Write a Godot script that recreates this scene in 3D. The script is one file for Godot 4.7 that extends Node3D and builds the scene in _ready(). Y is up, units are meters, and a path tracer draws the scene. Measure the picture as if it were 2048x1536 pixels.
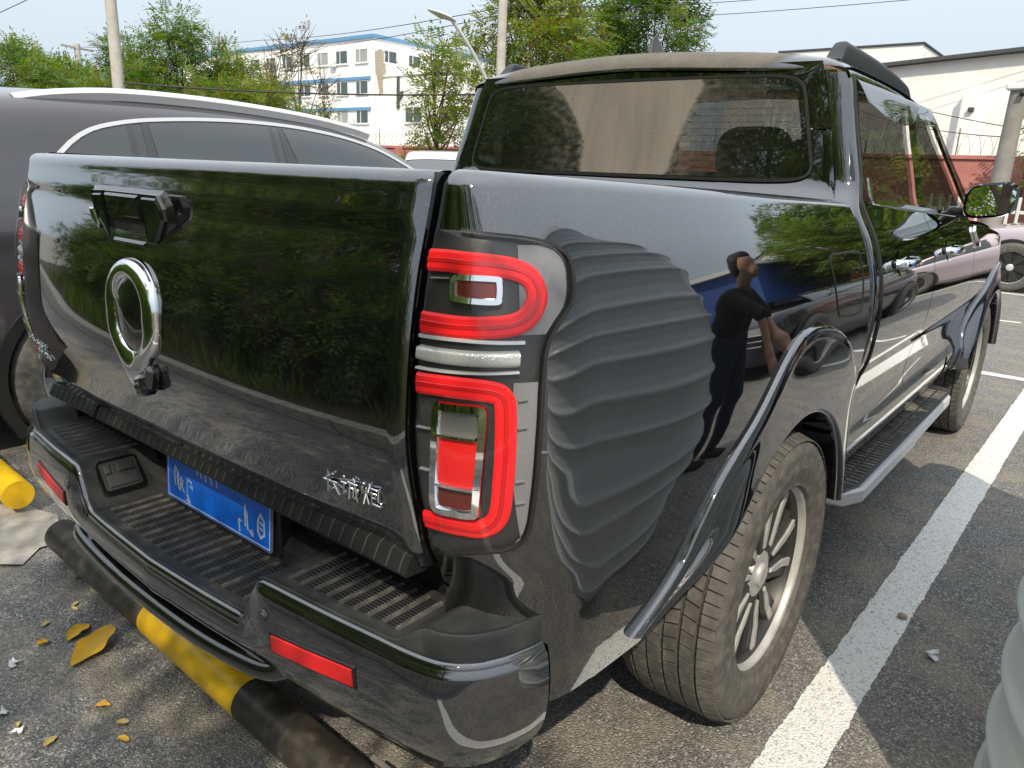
extends Node3D

# ---------------------------------------------------------------- mesh builder
class MB:
	var v := PackedVector3Array()
	var n := PackedVector3Array()
	var t := PackedVector2Array()
	var c := PackedColorArray()
	var ix := PackedInt32Array()
	var cur := Color(1, 1, 1)
	func add(p: Vector3, nn: Vector3, uv := Vector2.ZERO) -> int:
		v.push_back(p); n.push_back(nn); t.push_back(uv); c.push_back(cur)
		return v.size() - 1
	func face(a: int, b: int, d: int) -> void:
		var g := (v[b] - v[a]).cross(v[d] - v[a])
		ix.push_back(a)
		if g.dot(n[a] + n[b] + n[d]) > 0.0:
			ix.push_back(d); ix.push_back(b)
		else:
			ix.push_back(b); ix.push_back(d)
	func flat(ps: Array, away = null) -> void:
		var nn: Vector3 = (ps[1] - ps[0]).cross(ps[2] - ps[0]).normalized()
		if away != null and nn.dot(ps[0] - away) < 0.0:
			nn = -nn
		var k := v.size()
		for p in ps:
			add(p, nn)
		for i in range(1, ps.size() - 1):
			face(k, k + i, k + i + 1)
	# a smooth sheet f(u, v); ref is a point on its inner side
	func grid(f: Callable, nu: int, nv: int, ref: Vector3, us := Vector2.ONE) -> MB:
		var w := nu + 1
		var P := PackedVector3Array()
		P.resize(w * (nv + 1))
		for j in nv + 1:
			for i in w:
				P[j * w + i] = f.call(float(i) / nu, float(j) / nv)
		var wrap := true
		for j in nv + 1:
			if P[j * w].distance_to(P[j * w + nu]) > 1e-5:
				wrap = false
				break
		var N := PackedVector3Array()
		N.resize(P.size())
		var s := 0.0
		for j in nv + 1:
			for i in w:
				var a := i - 1
				var b := i + 1
				if wrap:
					if a < 0: a = nu - 1
					if b > nu: b = 1
				else:
					a = maxi(a, 0); b = mini(b, nu)
				var du := P[j * w + b] - P[j * w + a]
				var dv := P[mini(j + 1, nv) * w + i] - P[maxi(j - 1, 0) * w + i]
				var m := du.cross(dv).normalized()
				N[j * w + i] = m
				s += m.dot(P[j * w + i] - ref)
		var k := v.size()
		for j in nv + 1:
			for i in w:
				var m := N[j * w + i]
				if m == Vector3.ZERO:
					m = N[clampi(j + (1 if j < nv else -1), 0, nv) * w + i]
				if m == Vector3.ZERO:
					m = (P[j * w + i] - ref).normalized() * signf(s)
				add(P[j * w + i], m if s >= 0.0 else -m, Vector2(float(i) / nu * us.x, float(j) / nv * us.y))
		for j in nv:
			for i in nu:
				var a := k + j * w + i
				face(a, a + 1, a + w + 1)
				face(a, a + w + 1, a + w)
		return self
	func box(o: Vector3, size: Vector3, bev := 0.0, B := Basis.IDENTITY) -> MB:
		var h := size / 2.0
		var b := minf(bev, minf(h.x, minf(h.y, h.z)) * 0.98)
		for ax in 3:
			for s in [-1.0, 1.0]:
				var q := []
				for e in [[-1, -1], [1, -1], [1, 1], [-1, 1]]:
					var p := Vector3.ZERO
					p[ax] = s * h[ax]
					p[(ax + 1) % 3] = e[0] * (h[(ax + 1) % 3] - b)
					p[(ax + 2) % 3] = e[1] * (h[(ax + 2) % 3] - b)
					q.append(o + B * p)
				flat(q, o)
		if b > 0.0:
			for ax in 3:
				var x := (ax + 1) % 3
				var y := (ax + 2) % 3
				for sx in [-1.0, 1.0]:
					for sy in [-1.0, 1.0]:
						var q := []
						for e in [[0, -1], [0, 1], [1, 1], [1, -1]]:
							var p := Vector3.ZERO
							p[ax] = e[1] * (h[ax] - b)
							p[x] = sx * (h[x] - (b if e[0] == 1 else 0.0))
							p[y] = sy * (h[y] - (b if e[0] == 0 else 0.0))
							q.append(o + B * p)
						flat(q, o)
			for sx in [-1.0, 1.0]:
				for sy in [-1.0, 1.0]:
					for sz in [-1.0, 1.0]:
						var q := []
						for k in 3:
							var p := Vector3(sx * (h.x - b), sy * (h.y - b), sz * (h.z - b))
							p[k] = [sx, sy, sz][k] * h[k]
							q.append(o + B * p)
						flat(q, o)
		return self
	# polygon in x/y pushed from z0 to z1 of xf
	func prism(poly: PackedVector2Array, z0: float, z1: float, xf := Transform3D.IDENTITY, bev := 0.0) -> MB:
		var pts := poly
		if Geometry2D.is_polygon_clockwise(pts):
			pts.reverse()
		var m := pts.size()
		var ins := PackedVector2Array()
		for i in m:
			var e0 := (pts[i] - pts[(i + m - 1) % m]).normalized()
			var e1 := (pts[(i + 1) % m] - pts[i]).normalized()
			var n0 := Vector2(-e0.y, e0.x)
			var n1 := Vector2(-e1.y, e1.x)
			var d := n0 + n1
			d = d / maxf(0.5, d.dot(n0)) if d.length() > 0.01 else n0
			ins.append(pts[i] + d * bev)
		var tri := Geometry2D.triangulate_polygon(ins)
		var up := signf(z1 - z0)
		for side in 2:
			var z := z1 if side == 0 else z0
			var nn := (xf.basis * Vector3(0, 0, up if side == 0 else -up)).normalized()
			var k := v.size()
			for p in ins:
				add(xf * Vector3(p.x, p.y, z), nn, p)
			for i in range(0, tri.size(), 3):
				face(k + tri[i], k + tri[i + 1], k + tri[i + 2])
		for i in m:
			var j := (i + 1) % m
			var e := (pts[j] - pts[i]).normalized()
			var nn2 := Vector3(e.y, -e.x, 0)
			var b := bev * up
			for r in ([[z0, z1, 0, 0]] if bev <= 0.0 else [[z0 + b, z1 - b, 0, 0], [z1 - b, z1, 0, 1], [z0 + b, z0, 0, 1]]):
				var nn := nn2
				if r[3] == 1:
					nn = (nn2 + Vector3(0, 0, signf(r[1] - r[0]))).normalized()
				nn = (xf.basis * nn).normalized()
				var k := v.size()
				var A := pts
				var C := ins if r[3] == 1 else pts
				add(xf * Vector3(A[i].x, A[i].y, r[0]), nn); add(xf * Vector3(A[j].x, A[j].y, r[0]), nn)
				add(xf * Vector3(C[j].x, C[j].y, r[1]), nn); add(xf * Vector3(C[i].x, C[i].y, r[1]), nn)
				face(k, k + 1, k + 2); face(k, k + 2, k + 3)
		return self
	func tube(pts: Array, rad, sides := 8, caps := true) -> MB:
		var m := pts.size()
		var t0: Vector3 = (pts[1] - pts[0]).normalized()
		var e := t0.cross(Vector3.UP if absf(t0.y) < 0.9 else Vector3.RIGHT).normalized()
		var k := v.size()
		for i in m:
			var tg: Vector3 = (pts[mini(i + 1, m - 1)] - pts[maxi(i - 1, 0)]).normalized()
			e = (e - tg * e.dot(tg)).normalized()
			var b := tg.cross(e)
			var r: float = rad[i] if rad is Array else rad
			for s in sides + 1:
				var a := TAU * s / sides
				var d := e * cos(a) + b * sin(a)
				add(pts[i] + d * r, d, Vector2(float(s) / sides, float(i)))
		for i in m - 1:
			for s in sides:
				var a := k + i * (sides + 1) + s
				face(a, a + 1, a + sides + 2); face(a, a + sides + 2, a + sides + 1)
		if caps:
			for en in [0, m - 1]:
				var q := []
				for s in sides:
					q.append(v[k + en * (sides + 1) + s])
				flat(q, pts[m - 1 - en] if m < 3 else pts[1 if en == 0 else m - 2])
		return self
	# profile (x, y) carried along P, x along the binormal, y along N
	func sweep(P: Array, N: Array, prof: Array, caps := true, closed := true, smooth := false) -> MB:
		var m := P.size()
		var q := prof.size()
		var rows := []
		for i in m:
			var tg: Vector3 = (P[mini(i + 1, m - 1)] - P[maxi(i - 1, 0)]).normalized()
			var nn: Vector3 = (N[i] - tg * tg.dot(N[i])).normalized()
			var b := tg.cross(nn)
			var r := []
			for p in prof:
				r.append(P[i] + b * p.x + nn * p.y)
			rows.append(r)
		if smooth:
			var cc := Vector3.ZERO
			for p in rows[m / 2]:
				cc += p / q
			var qq := q if closed else q - 1
			grid(func(a, b2): return rows[roundi(b2 * (m - 1))][roundi(a * qq) % q], qq, m - 1, cc)
		else:
			for s in (q if closed else q - 1):
				var s2 := (s + 1) % q
				var k := v.size()
				for i in m:
					var ed: Vector3 = rows[i][s2] - rows[i][s]
					var tg: Vector3 = P[mini(i + 1, m - 1)] - P[maxi(i - 1, 0)]
					var nn := ed.cross(tg).normalized()
					var mid := Vector3.ZERO
					for p in rows[i]:
						mid += p / q
					if nn.dot((rows[i][s] + rows[i][s2]) / 2.0 - mid) < 0.0:
						nn = -nn
					add(rows[i][s], nn); add(rows[i][s2], nn)
				for i in m - 1:
					face(k + 2 * i, k + 2 * i + 1, k + 2 * i + 3); face(k + 2 * i, k + 2 * i + 3, k + 2 * i + 2)
		if caps and closed:
			flat(rows[0], P[1]); flat(rows[m - 1], P[m - 2])
		return self
	# profile (radius, height) turned round the y axis of xf
	func lathe(prof: Array, sides: int, xf := Transform3D.IDENTITY, smooth := true) -> MB:
		if smooth:
			var q := prof.size() - 1
			var k := v.size()
			for i in q + 1:
				var d: Vector2 = prof[mini(i + 1, q)] - prof[maxi(i - 1, 0)]
				var nr := Vector2(d.y, -d.x).normalized()
				for s in sides + 1:
					var a := TAU * s / sides
					add(xf * Vector3(prof[i].x * cos(a), prof[i].y, prof[i].x * sin(a)), (xf.basis * Vector3(nr.x * cos(a), nr.y, nr.x * sin(a))).normalized(), Vector2(float(s) / sides, float(i) / q))
			for i in q:
				for s in sides:
					var a := k + i * (sides + 1) + s
					face(a, a + 1, a + sides + 2); face(a, a + sides + 2, a + sides + 1)
		else:
			for i in prof.size() - 1:
				lathe([prof[i], prof[i + 1]], sides, xf, true)
		return self
	func mirrored() -> MB:
		var o := MB.new()
		o.t = t; o.c = c
		for i in v.size():
			o.v.push_back(Vector3(-v[i].x, v[i].y, v[i].z)); o.n.push_back(Vector3(-n[i].x, n[i].y, n[i].z))
		for i in range(0, ix.size(), 3):
			o.ix.push_back(ix[i]); o.ix.push_back(ix[i + 2]); o.ix.push_back(ix[i + 1])
		return o
	func mesh() -> ArrayMesh:
		var a := []
		a.resize(Mesh.ARRAY_MAX)
		a[Mesh.ARRAY_VERTEX] = v; a[Mesh.ARRAY_NORMAL] = n; a[Mesh.ARRAY_TEX_UV] = t; a[Mesh.ARRAY_COLOR] = c; a[Mesh.ARRAY_INDEX] = ix
		var m := ArrayMesh.new()
		m.add_surface_from_arrays(Mesh.PRIMITIVE_TRIANGLES, a)
		return m

# ---------------------------------------------------------------- nodes
var M := {}
var used := {}
var rng := RandomNumberGenerator.new()

func V(x: float, y: float, z: float) -> Vector3:
	return Vector3(x, y, z)

func numbered(called: String) -> String:
	used[called] = used.get(called, -1) + 1
	return called if used[called] == 0 else "%s_%03d" % [called, used[called]]

# a thing: an empty at its base; its parts are given in world coordinates and shifted back
func thing(called: String, label: String, category: String, at := Vector3.ZERO, group := "") -> Node3D:
	var o := Node3D.new()
	o.name = numbered(called)
	add_child(o)
	o.position = at
	o.set_meta("label", label); o.set_meta("category", category)
	if group != "":
		o.set_meta("group", group)
	return o

func part(called: String, m, mat: String, parent: Node3D, label := "") -> MeshInstance3D:
	var o := MeshInstance3D.new()
	o.name = called
	o.mesh = m.mesh() if m is MB else m
	o.material_override = M[mat]
	parent.add_child(o, true)
	if parent.get_parent() == self and not (parent is MeshInstance3D):
		o.position = -parent.position
	if label != "":
		o.set_meta("label", label)
	return o

# alike pieces share a mesh; the place is in world coordinates
func piece(called: String, m: Mesh, mat: String, parent: Node3D, xf: Transform3D) -> MeshInstance3D:
	var o := MeshInstance3D.new()
	o.name = called
	o.mesh = m
	o.material_override = M[mat]
	parent.add_child(o, true)
	o.transform = xf
	if parent.get_parent() == self and not (parent is MeshInstance3D):
		o.position -= parent.position
	return o

func single(called: String, m, mat: String, label: String, category: String, group := "", kind := "") -> MeshInstance3D:
	var o := MeshInstance3D.new()
	o.name = numbered(called)
	o.mesh = m.mesh() if m is MB else m
	o.material_override = M[mat]
	add_child(o)
	if label != "":
		o.set_meta("label", label)
	if category != "":
		o.set_meta("category", category)
	if group != "":
		o.set_meta("group", group)
	if kind != "":
		o.set_meta("kind", kind)
	return o

# smooth curve through a table of (x, y)
func spl(T: PackedVector2Array, x: float) -> float:
	var k := T.size()
	var i := 0
	while i < k - 2 and T[i + 1].x < x:
		i += 1
	var h := T[i + 1].x - T[i].x
	var t := clampf((x - T[i].x) / h, 0.0, 1.0)
	var m0 := (T[i + 1].y - T[maxi(i - 1, 0)].y) / (T[i + 1].x - T[maxi(i - 1, 0)].x)
	var m1 := (T[mini(i + 2, k - 1)].y - T[i].y) / (T[mini(i + 2, k - 1)].x - T[i].x)
	var t2 := t * t
	var t3 := t2 * t
	return (2 * t3 - 3 * t2 + 1) * T[i].y + (t3 - 2 * t2 + t) * h * m0 + (3 * t2 - 2 * t3) * T[i + 1].y + (t3 - t2) * h * m1

# smooth path through points, parameter 0..1
func path(P: Array, u: float):
	var k := P.size() - 1
	var s := clampf(u, 0.0, 1.0) * k
	var i := mini(int(s), k - 1)
	return P[i].cubic_interpolate(P[i + 1], P[maxi(i - 1, 0)], P[mini(i + 2, k)], s - i)

func smooth_path(P: Array, n: int) -> Array:
	var r := []
	for i in n + 1:
		r.append(path(P, float(i) / n))
	return r

func round_rect(w: float, h: float, r: float, n := 5) -> PackedVector2Array:
	var p := PackedVector2Array()
	for q in 4:
		var c := Vector2(w / 2 - r, h / 2 - r) * Vector2([1, -1, -1, 1][q], [1, 1, -1, -1][q])
		for i in n + 1:
			var a := PI / 2 * (q + float(i) / n)
			p.append(c + Vector2(cos(a), sin(a)) * r)
	return p

func _ready() -> void:
	var cam := Camera3D.new()
	cam.name = "camera"
	add_child(cam)
	cam.position = V(1.4894, 1.3841, 0.577)
	cam.rotation = V(deg_to_rad(-15.748), deg_to_rad(38.4217), deg_to_rad(2.4123))
	cam.fov = 54.205
	cam.near = 0.05
	cam.far = 600.0
	var env := Environment.new()
	env.background_mode = Environment.BG_SKY
	var sk := ProceduralSkyMaterial.new()
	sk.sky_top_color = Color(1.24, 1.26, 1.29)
	sk.sky_horizon_color = Color(0.74, 0.795, 0.84)
	sk.sky_curve = 1.2
	sk.ground_bottom_color = Color(0.35, 0.34, 0.32)
	sk.ground_horizon_color = Color(0.74, 0.78, 0.8)
	sk.sun_angle_max = 1.0
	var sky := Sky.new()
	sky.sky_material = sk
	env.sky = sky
	env.tonemap_mode = Environment.TONE_MAPPER_LINEAR
	env.tonemap_exposure = 1.25
	env.sdfgi_enabled = true; env.ssao_enabled = true; env.ssil_enabled = true
	var we := WorldEnvironment.new()
	we.name = "world_environment"
	we.environment = env
	add_child(we)
	var sun := DirectionalLight3D.new()
	sun.name = "sun"
	add_child(sun)
	sun.light_energy = 1.05
	sun.light_color = Color(1.0, 0.945, 0.85)
	sun.light_angular_distance = 0.55
	sun.shadow_enabled = true
	sun.look_at_from_position(V(0.6, 1.0, 0.78), Vector3.ZERO)
	make_materials()
	build_truck()
	build_place()

# ---------------------------------------------------------------- materials
func lin(r: float, g: float, b: float) -> Color:
	return Color(r, g, b).linear_to_srgb()

func mat(called: String, col: Color, rough := 0.6, metal := 0.0, spec := 0.5) -> StandardMaterial3D:
	var m := StandardMaterial3D.new()
	m.resource_name = called
	m.albedo_color = col
	m.roughness = rough; m.metallic = metal; m.metallic_specular = spec
	M[called] = m
	return m

func noise(sd: int, freq: float, oct := 4, kind := FastNoiseLite.TYPE_SIMPLEX_SMOOTH) -> FastNoiseLite:
	var f := FastNoiseLite.new()
	f.seed = sd; f.frequency = freq; f.noise_type = kind; f.fractal_octaves = oct
	return f

func seamless(sd: int, freq: float, size := 512, oct := 4, kind := FastNoiseLite.TYPE_SIMPLEX_SMOOTH) -> Image:
	return noise(sd, freq, oct, kind).get_seamless_image(size, size)

func tex(im: Image) -> ImageTexture:
	return ImageTexture.create_from_image(im)

# colours laid between two noises: lo..hi by the first, specks by a random grain
func ramp_image(im: Image, stops: Array, grain := 0.0, sd := 1) -> ImageTexture:
	var w := im.get_width()
	var h := im.get_height()
	var src := im.get_data()
	var step := src.size() / (w * h)
	var out := PackedByteArray()
	out.resize(w * h * 3)
	var r := RandomNumberGenerator.new()
	r.seed = sd
	var lut := []
	for i in 256:
		var x := i / 255.0
		var cc: Color = stops[0][1]
		for k in stops.size() - 1:
			if x >= stops[k][0]:
				cc = stops[k][1].lerp(stops[k + 1][1], clampf((x - stops[k][0]) / (stops[k + 1][0] - stops[k][0]), 0, 1))
		lut.append(cc)
	for i in w * h:
		var cc: Color = lut[src[i * step]]
		var g := 1.0 + (r.randf() - 0.5) * grain
		out[i * 3] = clampi(int(cc.r * g * 255), 0, 255)
		out[i * 3 + 1] = clampi(int(cc.g * g * 255), 0, 255)
		out[i * 3 + 2] = clampi(int(cc.b * g * 255), 0, 255)
	return tex(Image.create_from_data(w, h, false, Image.FORMAT_RGB8, out))

func tri(m: StandardMaterial3D, scale: float, world := true) -> StandardMaterial3D:
	m.uv1_triplanar = true
	m.uv1_world_triplanar = world
	m.uv1_scale = Vector3.ONE * scale
	return m

func glass(called: String, col: Color, alpha: float, spec := 0.5) -> StandardMaterial3D:
	var m := mat(called, Color(col.r, col.g, col.b, alpha), 0.0, 0.0, spec)
	m.transparency = BaseMaterial3D.TRANSPARENCY_ALPHA
	return m

func bump(m: StandardMaterial3D, im: Image, cm: float) -> void:
	m.heightmap_enabled = true
	m.heightmap_texture = tex(im)
	m.heightmap_scale = cm

func line_on(im: Image, a: Vector2, b: Vector2, w: float, col: Color) -> void:
	var lo := Vector2(minf(a.x, b.x) - w, minf(a.y, b.y) - w)
	var hi := Vector2(maxf(a.x, b.x) + w, maxf(a.y, b.y) + w)
	for y in range(maxi(0, int(lo.y)), mini(im.get_height(), int(hi.y) + 2)):
		for x in range(maxi(0, int(lo.x)), mini(im.get_width(), int(hi.x) + 2)):
			var p := Vector2(x, y)
			var d := p.distance_to(Geometry2D.get_closest_point_to_segment(p, a, b))
			var k := clampf(w / 2 + 0.5 - d, 0, 1)
			if k > 0:
				im.set_pixel(x, y, im.get_pixel(x, y).lerp(col, k))

func make_materials() -> void:
	var fine := seamless(3, 0.09, 512, 3)
	var soft := seamless(5, 0.012, 512, 4)
	# black gloss paint with a film of settled dust grains
	var specks := Image.create(512, 512, false, Image.FORMAT_RGB8)
	specks.fill(lin(0.125, 0.128, 0.136))
	rng.seed = 77
	for i in 16000:
		var k := rng.randf()
		var b := 0.13 + 0.24 * k * k
		specks.set_pixel(rng.randi() % 512, rng.randi() % 512, lin(b, b * 0.95, b * 0.86))
	for i in 90:
		specks.set_pixel(rng.randi() % 512, rng.randi() % 512, lin(0.3, 0.29, 0.26))
	var m := mat("black_paint", Color.WHITE, 0.03, 0.97, 0.7)
	m.albedo_texture = tex(specks)
	tri(m, 1.7, false)
	m.clearcoat_enabled = true; m.clearcoat = 1.0; m.clearcoat_roughness = 0.012
	m = M.black_paint.duplicate()
	m.resource_name = "dusty_black_paint"
	m.metallic = 0.95; m.clearcoat_roughness = 0.035
	M["dusty_black_paint"] = m
	m = mat("gloss_black", lin(0.06, 0.06, 0.062), 0.05, 0.85, 0.6)
	m.clearcoat_enabled = true; m.clearcoat = 1.0; m.clearcoat_roughness = 0.02
	mat("dark", lin(0.03, 0.03, 0.031), 0.8)
	m = mat("rubber_seal", lin(0.012, 0.012, 0.012), 0.55)
	# moulded plastics
	m = mat("step_plastic", Color.WHITE, 0.5)
	m.albedo_texture = ramp_image(soft, [[0.0, lin(0.028, 0.029, 0.031)], [0.5, lin(0.036, 0.037, 0.038)], [1.0, lin(0.065, 0.062, 0.057)]], 0.35, 4)
	tri(m, 3.0, false); bump(m, fine, 0.05)
	m = mat("rib_plastic", Color.WHITE, 0.6)
	m.albedo_texture = ramp_image(soft, [[0.0, lin(0.045, 0.044, 0.042)], [0.5, lin(0.075, 0.072, 0.067)], [1.0, lin(0.17, 0.16, 0.14)]], 0.4, 6)
	tri(m, 4.0, true)
	m = mat("trim_plastic", lin(0.014, 0.014, 0.015), 0.42)
	tri(m, 6.0, false); bump(m, fine, 0.02)
	m = mat("grey_plastic", lin(0.045, 0.045, 0.047), 0.5)
	m = mat("dusty_step", Color.WHITE, 0.7)
	m.albedo_texture = ramp_image(soft, [[0.0, lin(0.07, 0.07, 0.07)], [0.45, lin(0.1, 0.097, 0.092)], [0.6, lin(0.16, 0.15, 0.13)], [1.0, lin(0.25, 0.23, 0.195)]], 0.4, 9)
	tri(m, 2.0, true)
	mat("chrome", lin(0.8, 0.81, 0.82), 0.05, 1.0)
	mat("satin_silver", lin(0.62, 0.63, 0.65), 0.35, 0.3)
	m = mat("rim_machined", Color.WHITE, 0.38, 0.25)
	m.albedo_texture = ramp_image(soft, [[0.0, lin(0.36, 0.35, 0.33)], [0.5, lin(0.46, 0.455, 0.44)], [1.0, lin(0.55, 0.545, 0.53)]], 0.15, 10)
	tri(m, 3.0, false)
	mat("rim_grey", lin(0.035, 0.034, 0.033), 0.42, 0.3)
	m = mat("tyre", Color.WHITE, 0.75)
	m.albedo_texture = ramp_image(seamless(15, 0.02, 512, 5), [[0.0, lin(0.06, 0.058, 0.055)], [0.45, lin(0.09, 0.086, 0.079)], [0.7, lin(0.13, 0.122, 0.108)], [1.0, lin(0.2, 0.185, 0.16)]], 0.35, 11)
	tri(m, 2.2, false); bump(m, fine, 0.06)
	mat("tyre_groove", lin(0.012, 0.012, 0.012), 0.9)
	# lamps
	m = mat("red_lens", lin(0.86, 0.02, 0.024), 0.2, 0.0, 0.35)
	
	mat("red_core", lin(0.55, 0.008, 0.01), 0.25)
	m = mat("red_reflector", lin(0.75, 0.016, 0.016), 0.22)
	var hex := seamless(8, 0.12, 256, 1, FastNoiseLite.TYPE_CELLULAR)
	tri(m, 26.0, false); bump(m, hex, 0.05)
	m = mat("dark_red_lens", lin(0.13, 0.02, 0.012), 0.15)
	m = mat("clear_lamp", lin(0.55, 0.55, 0.53), 0.2, 0.35)
	tri(m, 18.0, false); bump(m, hex, 0.09)
	m = mat("smoke_lamp", lin(0.2, 0.2, 0.19), 0.2, 0.3)
	mat("lamp_housing", lin(0.028, 0.028, 0.03), 0.4)
	mat("lamp_grey", lin(0.2, 0.2, 0.21), 0.35)
	glass("lamp_cover", lin(0.02, 0.02, 0.02), 0.02, 0.4)
	# glass
	glass("tinted_glass", lin(0.004, 0.006, 0.005), 0.87, 0.7)
	glass("visor_smoke", lin(0.01, 0.01, 0.011), 0.72, 0.6)
	glass("clear_glass", lin(0.02, 0.025, 0.025), 0.12)
	m = mat("car_glass", lin(0.01, 0.013, 0.013), 0.02, 0.0, 0.75)
	m.clearcoat_enabled = true; m.clearcoat = 1.0; m.clearcoat_roughness = 0.0
	mat("mirror_glass", lin(0.75, 0.78, 0.8), 0.0, 1.0)
	mat("defroster", lin(0.3, 0.1, 0.05), 0.6)
	mat("seat_black", lin(0.015, 0.015, 0.016), 0.7)
	mat("seat_tan", lin(0.36, 0.26, 0.16), 0.75)
	# number plate
	var pl := Image.create(660, 210, false, Image.FORMAT_RGB8)
	for y in 210:
		for x in 660:
			var w := soft.get_pixel(x % 512, (y * 2) % 512).r
			pl.set_pixel(x, y, lin(0.002, 0.12 + 0.05 * w, 0.68 + 0.15 * w))
	var wh := lin(0.7, 0.72, 0.74)
	for q in [[8, 8, 652, 8], [8, 202, 652, 202], [8, 8, 8, 202], [652, 8, 652, 202]]:
		line_on(pl, Vector2(q[0], q[1]), Vector2(q[2], q[3]), 4.0, wh)
	for q in [[60, 78, 52, 105, 9], [52, 105, 58, 150, 9], [60, 78, 78, 100, 9], [78, 100, 82, 160, 9], [72, 110, 76, 150, 6], [100, 110, 92, 165, 8], [92, 120, 118, 165, 7], [112, 118, 104, 150, 6], [142, 100, 140, 158, 4],
			[152, 106, 170, 112, 7], [160, 128, 176, 134, 6], [140, 166, 152, 186, 9], [130, 190, 162, 193, 5], [172, 118, 180, 140, 4],
			[206, 40, 214, 64, 10], [232, 40, 238, 72, 8], [262, 44, 268, 74, 10], [270, 50, 292, 54, 6], [300, 50, 306, 78, 8], [336, 52, 340, 76, 7],
			[474, 150, 480, 190, 9], [474, 150, 488, 152, 7], [510, 88, 514, 160, 9], [522, 108, 528, 170, 7], [506, 120, 526, 128, 6], [540, 172, 556, 184, 10], [552, 164, 560, 176, 6],
			[600, 92, 586, 118, 8], [586, 118, 586, 156, 9], [586, 156, 602, 176, 9], [602, 176, 622, 160, 9], [622, 160, 620, 112, 8], [620, 112, 600, 92, 8], [598, 120, 612, 128, 8], [596, 140, 612, 146, 6]]:
		line_on(pl, Vector2(q[0], q[1]), Vector2(q[2], q[3]), q[4], lin(0.55, 0.57, 0.6))
	m = mat("plate_print", Color.WHITE, 0.32)
	m.albedo_texture = tex(pl)
	# ground
	var stones := seamless(21, 0.2, 1024, 1, FastNoiseLite.TYPE_CELLULAR)
	var cell := FastNoiseLite.new()
	cell.seed = 21; cell.noise_type = FastNoiseLite.TYPE_CELLULAR; cell.frequency = 0.2; cell.fractal_type = FastNoiseLite.FRACTAL_NONE
	cell.cellular_return_type = FastNoiseLite.RETURN_CELL_VALUE
	var cv := cell.get_seamless_image(1024, 1024)
	var gr := ramp_image(cv, [[0.0, lin(0.095, 0.094, 0.092)], [0.4, lin(0.155, 0.152, 0.147)], [0.75, lin(0.225, 0.22, 0.211)], [0.93, lin(0.32, 0.312, 0.298)], [1.0, lin(0.48, 0.47, 0.45)]], 0.3, 31)
	m = mat("asphalt", Color.WHITE, 0.85, 0.0, 0.4)
	m.albedo_texture = gr
	tri(m, 1.0)
	cell.cellular_return_type = FastNoiseLite.RETURN_DISTANCE
	bump(m, cell.get_seamless_image(1024, 1024), -0.4)
	m.detail_enabled = true; m.detail_blend_mode = BaseMaterial3D.BLEND_MODE_MIX
	# dusty sand lying in drifts over the asphalt
	var du := seamless(40, 0.014, 1024, 5)
	var dim := Image.create(1024, 1024, false, Image.FORMAT_RGBA8)
	rng.seed = 5
	for y in 1024:
		for x in 1024:
			var k := du.get_pixel(x, y).r
			var g := rng.randf()
			var a := clampf((k - 0.46) * 1.9, 0, 0.5) * (0.45 + 0.55 * g)
			var b := 0.8 + 0.4 * rng.randf()
			var q := lin(0.32 * b, 0.275 * b, 0.205 * b)
			dim.set_pixel(x, y, Color(q.r, q.g, q.b, a))
	m.detail_albedo = tex(dim)
	m.detail_uv_layer = BaseMaterial3D.DETAIL_UV_2
	m.uv2_triplanar = true; m.uv2_world_triplanar = true; m.uv2_scale = Vector3.ONE * 0.21
	m = mat("line_paint", Color.WHITE, 0.75)
	m.albedo_texture = ramp_image(cv, [[0.0, lin(0.36, 0.36, 0.35)], [0.07, lin(0.5, 0.5, 0.49)], [0.2, lin(0.66, 0.66, 0.64)], [1.0, lin(0.76, 0.76, 0.73)]], 0.14, 33)
	tri(m, 0.8)
	bump(m, stones, -0.3)
	m = mat("concrete", Color.WHITE, 0.85)
	m.albedo_texture = ramp_image(seamless(50, 0.02, 512, 5), [[0.0, lin(0.26, 0.235, 0.195)], [0.5, lin(0.38, 0.35, 0.3)], [1.0, lin(0.5, 0.47, 0.41)]], 0.2, 51)
	tri(m, 0.9)
	m = mat("soil", Color.WHITE, 0.95)
	m.albedo_texture = ramp_image(seamless(52, 0.05, 512, 5), [[0.0, lin(0.035, 0.028, 0.018)], [0.5, lin(0.08, 0.062, 0.04)], [1.0, lin(0.17, 0.13, 0.08)]], 0.4, 53)
	tri(m, 0.7)
	m = mat("far_grass", Color.WHITE, 0.95)
	m.albedo_texture = ramp_image(seamless(54, 0.04, 512, 5), [[0.0, lin(0.035, 0.06, 0.015)], [0.5, lin(0.08, 0.12, 0.03)], [1.0, lin(0.15, 0.17, 0.06)]], 0.5, 55)
	tri(m, 0.5)
	m = mat("yellow_paint", Color.WHITE, 0.38)
	m.albedo_texture = ramp_image(soft, [[0.0, lin(0.62, 0.37, 0.008)], [0.6, lin(0.72, 0.44, 0.01)], [1.0, lin(0.77, 0.48, 0.02)]], 0.1, 61)
	tri(m, 2.5)
	m = mat("black_band", Color.WHITE, 0.4)
	m.albedo_texture = ramp_image(soft, [[0.0, lin(0.022, 0.02, 0.018)], [0.5, lin(0.035, 0.032, 0.027)], [1.0, lin(0.12, 0.105, 0.08)]], 0.3, 62)
	tri(m, 2.5)
	mat("galvanised", lin(0.3, 0.29, 0.27), 0.45, 0.6)
	mat("leaf_yellow", lin(0.62, 0.36, 0.02), 0.55).cull_mode = BaseMaterial3D.CULL_DISABLED
	mat("leaf_pale", lin(0.5, 0.38, 0.14), 0.7).cull_mode = BaseMaterial3D.CULL_DISABLED
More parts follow.
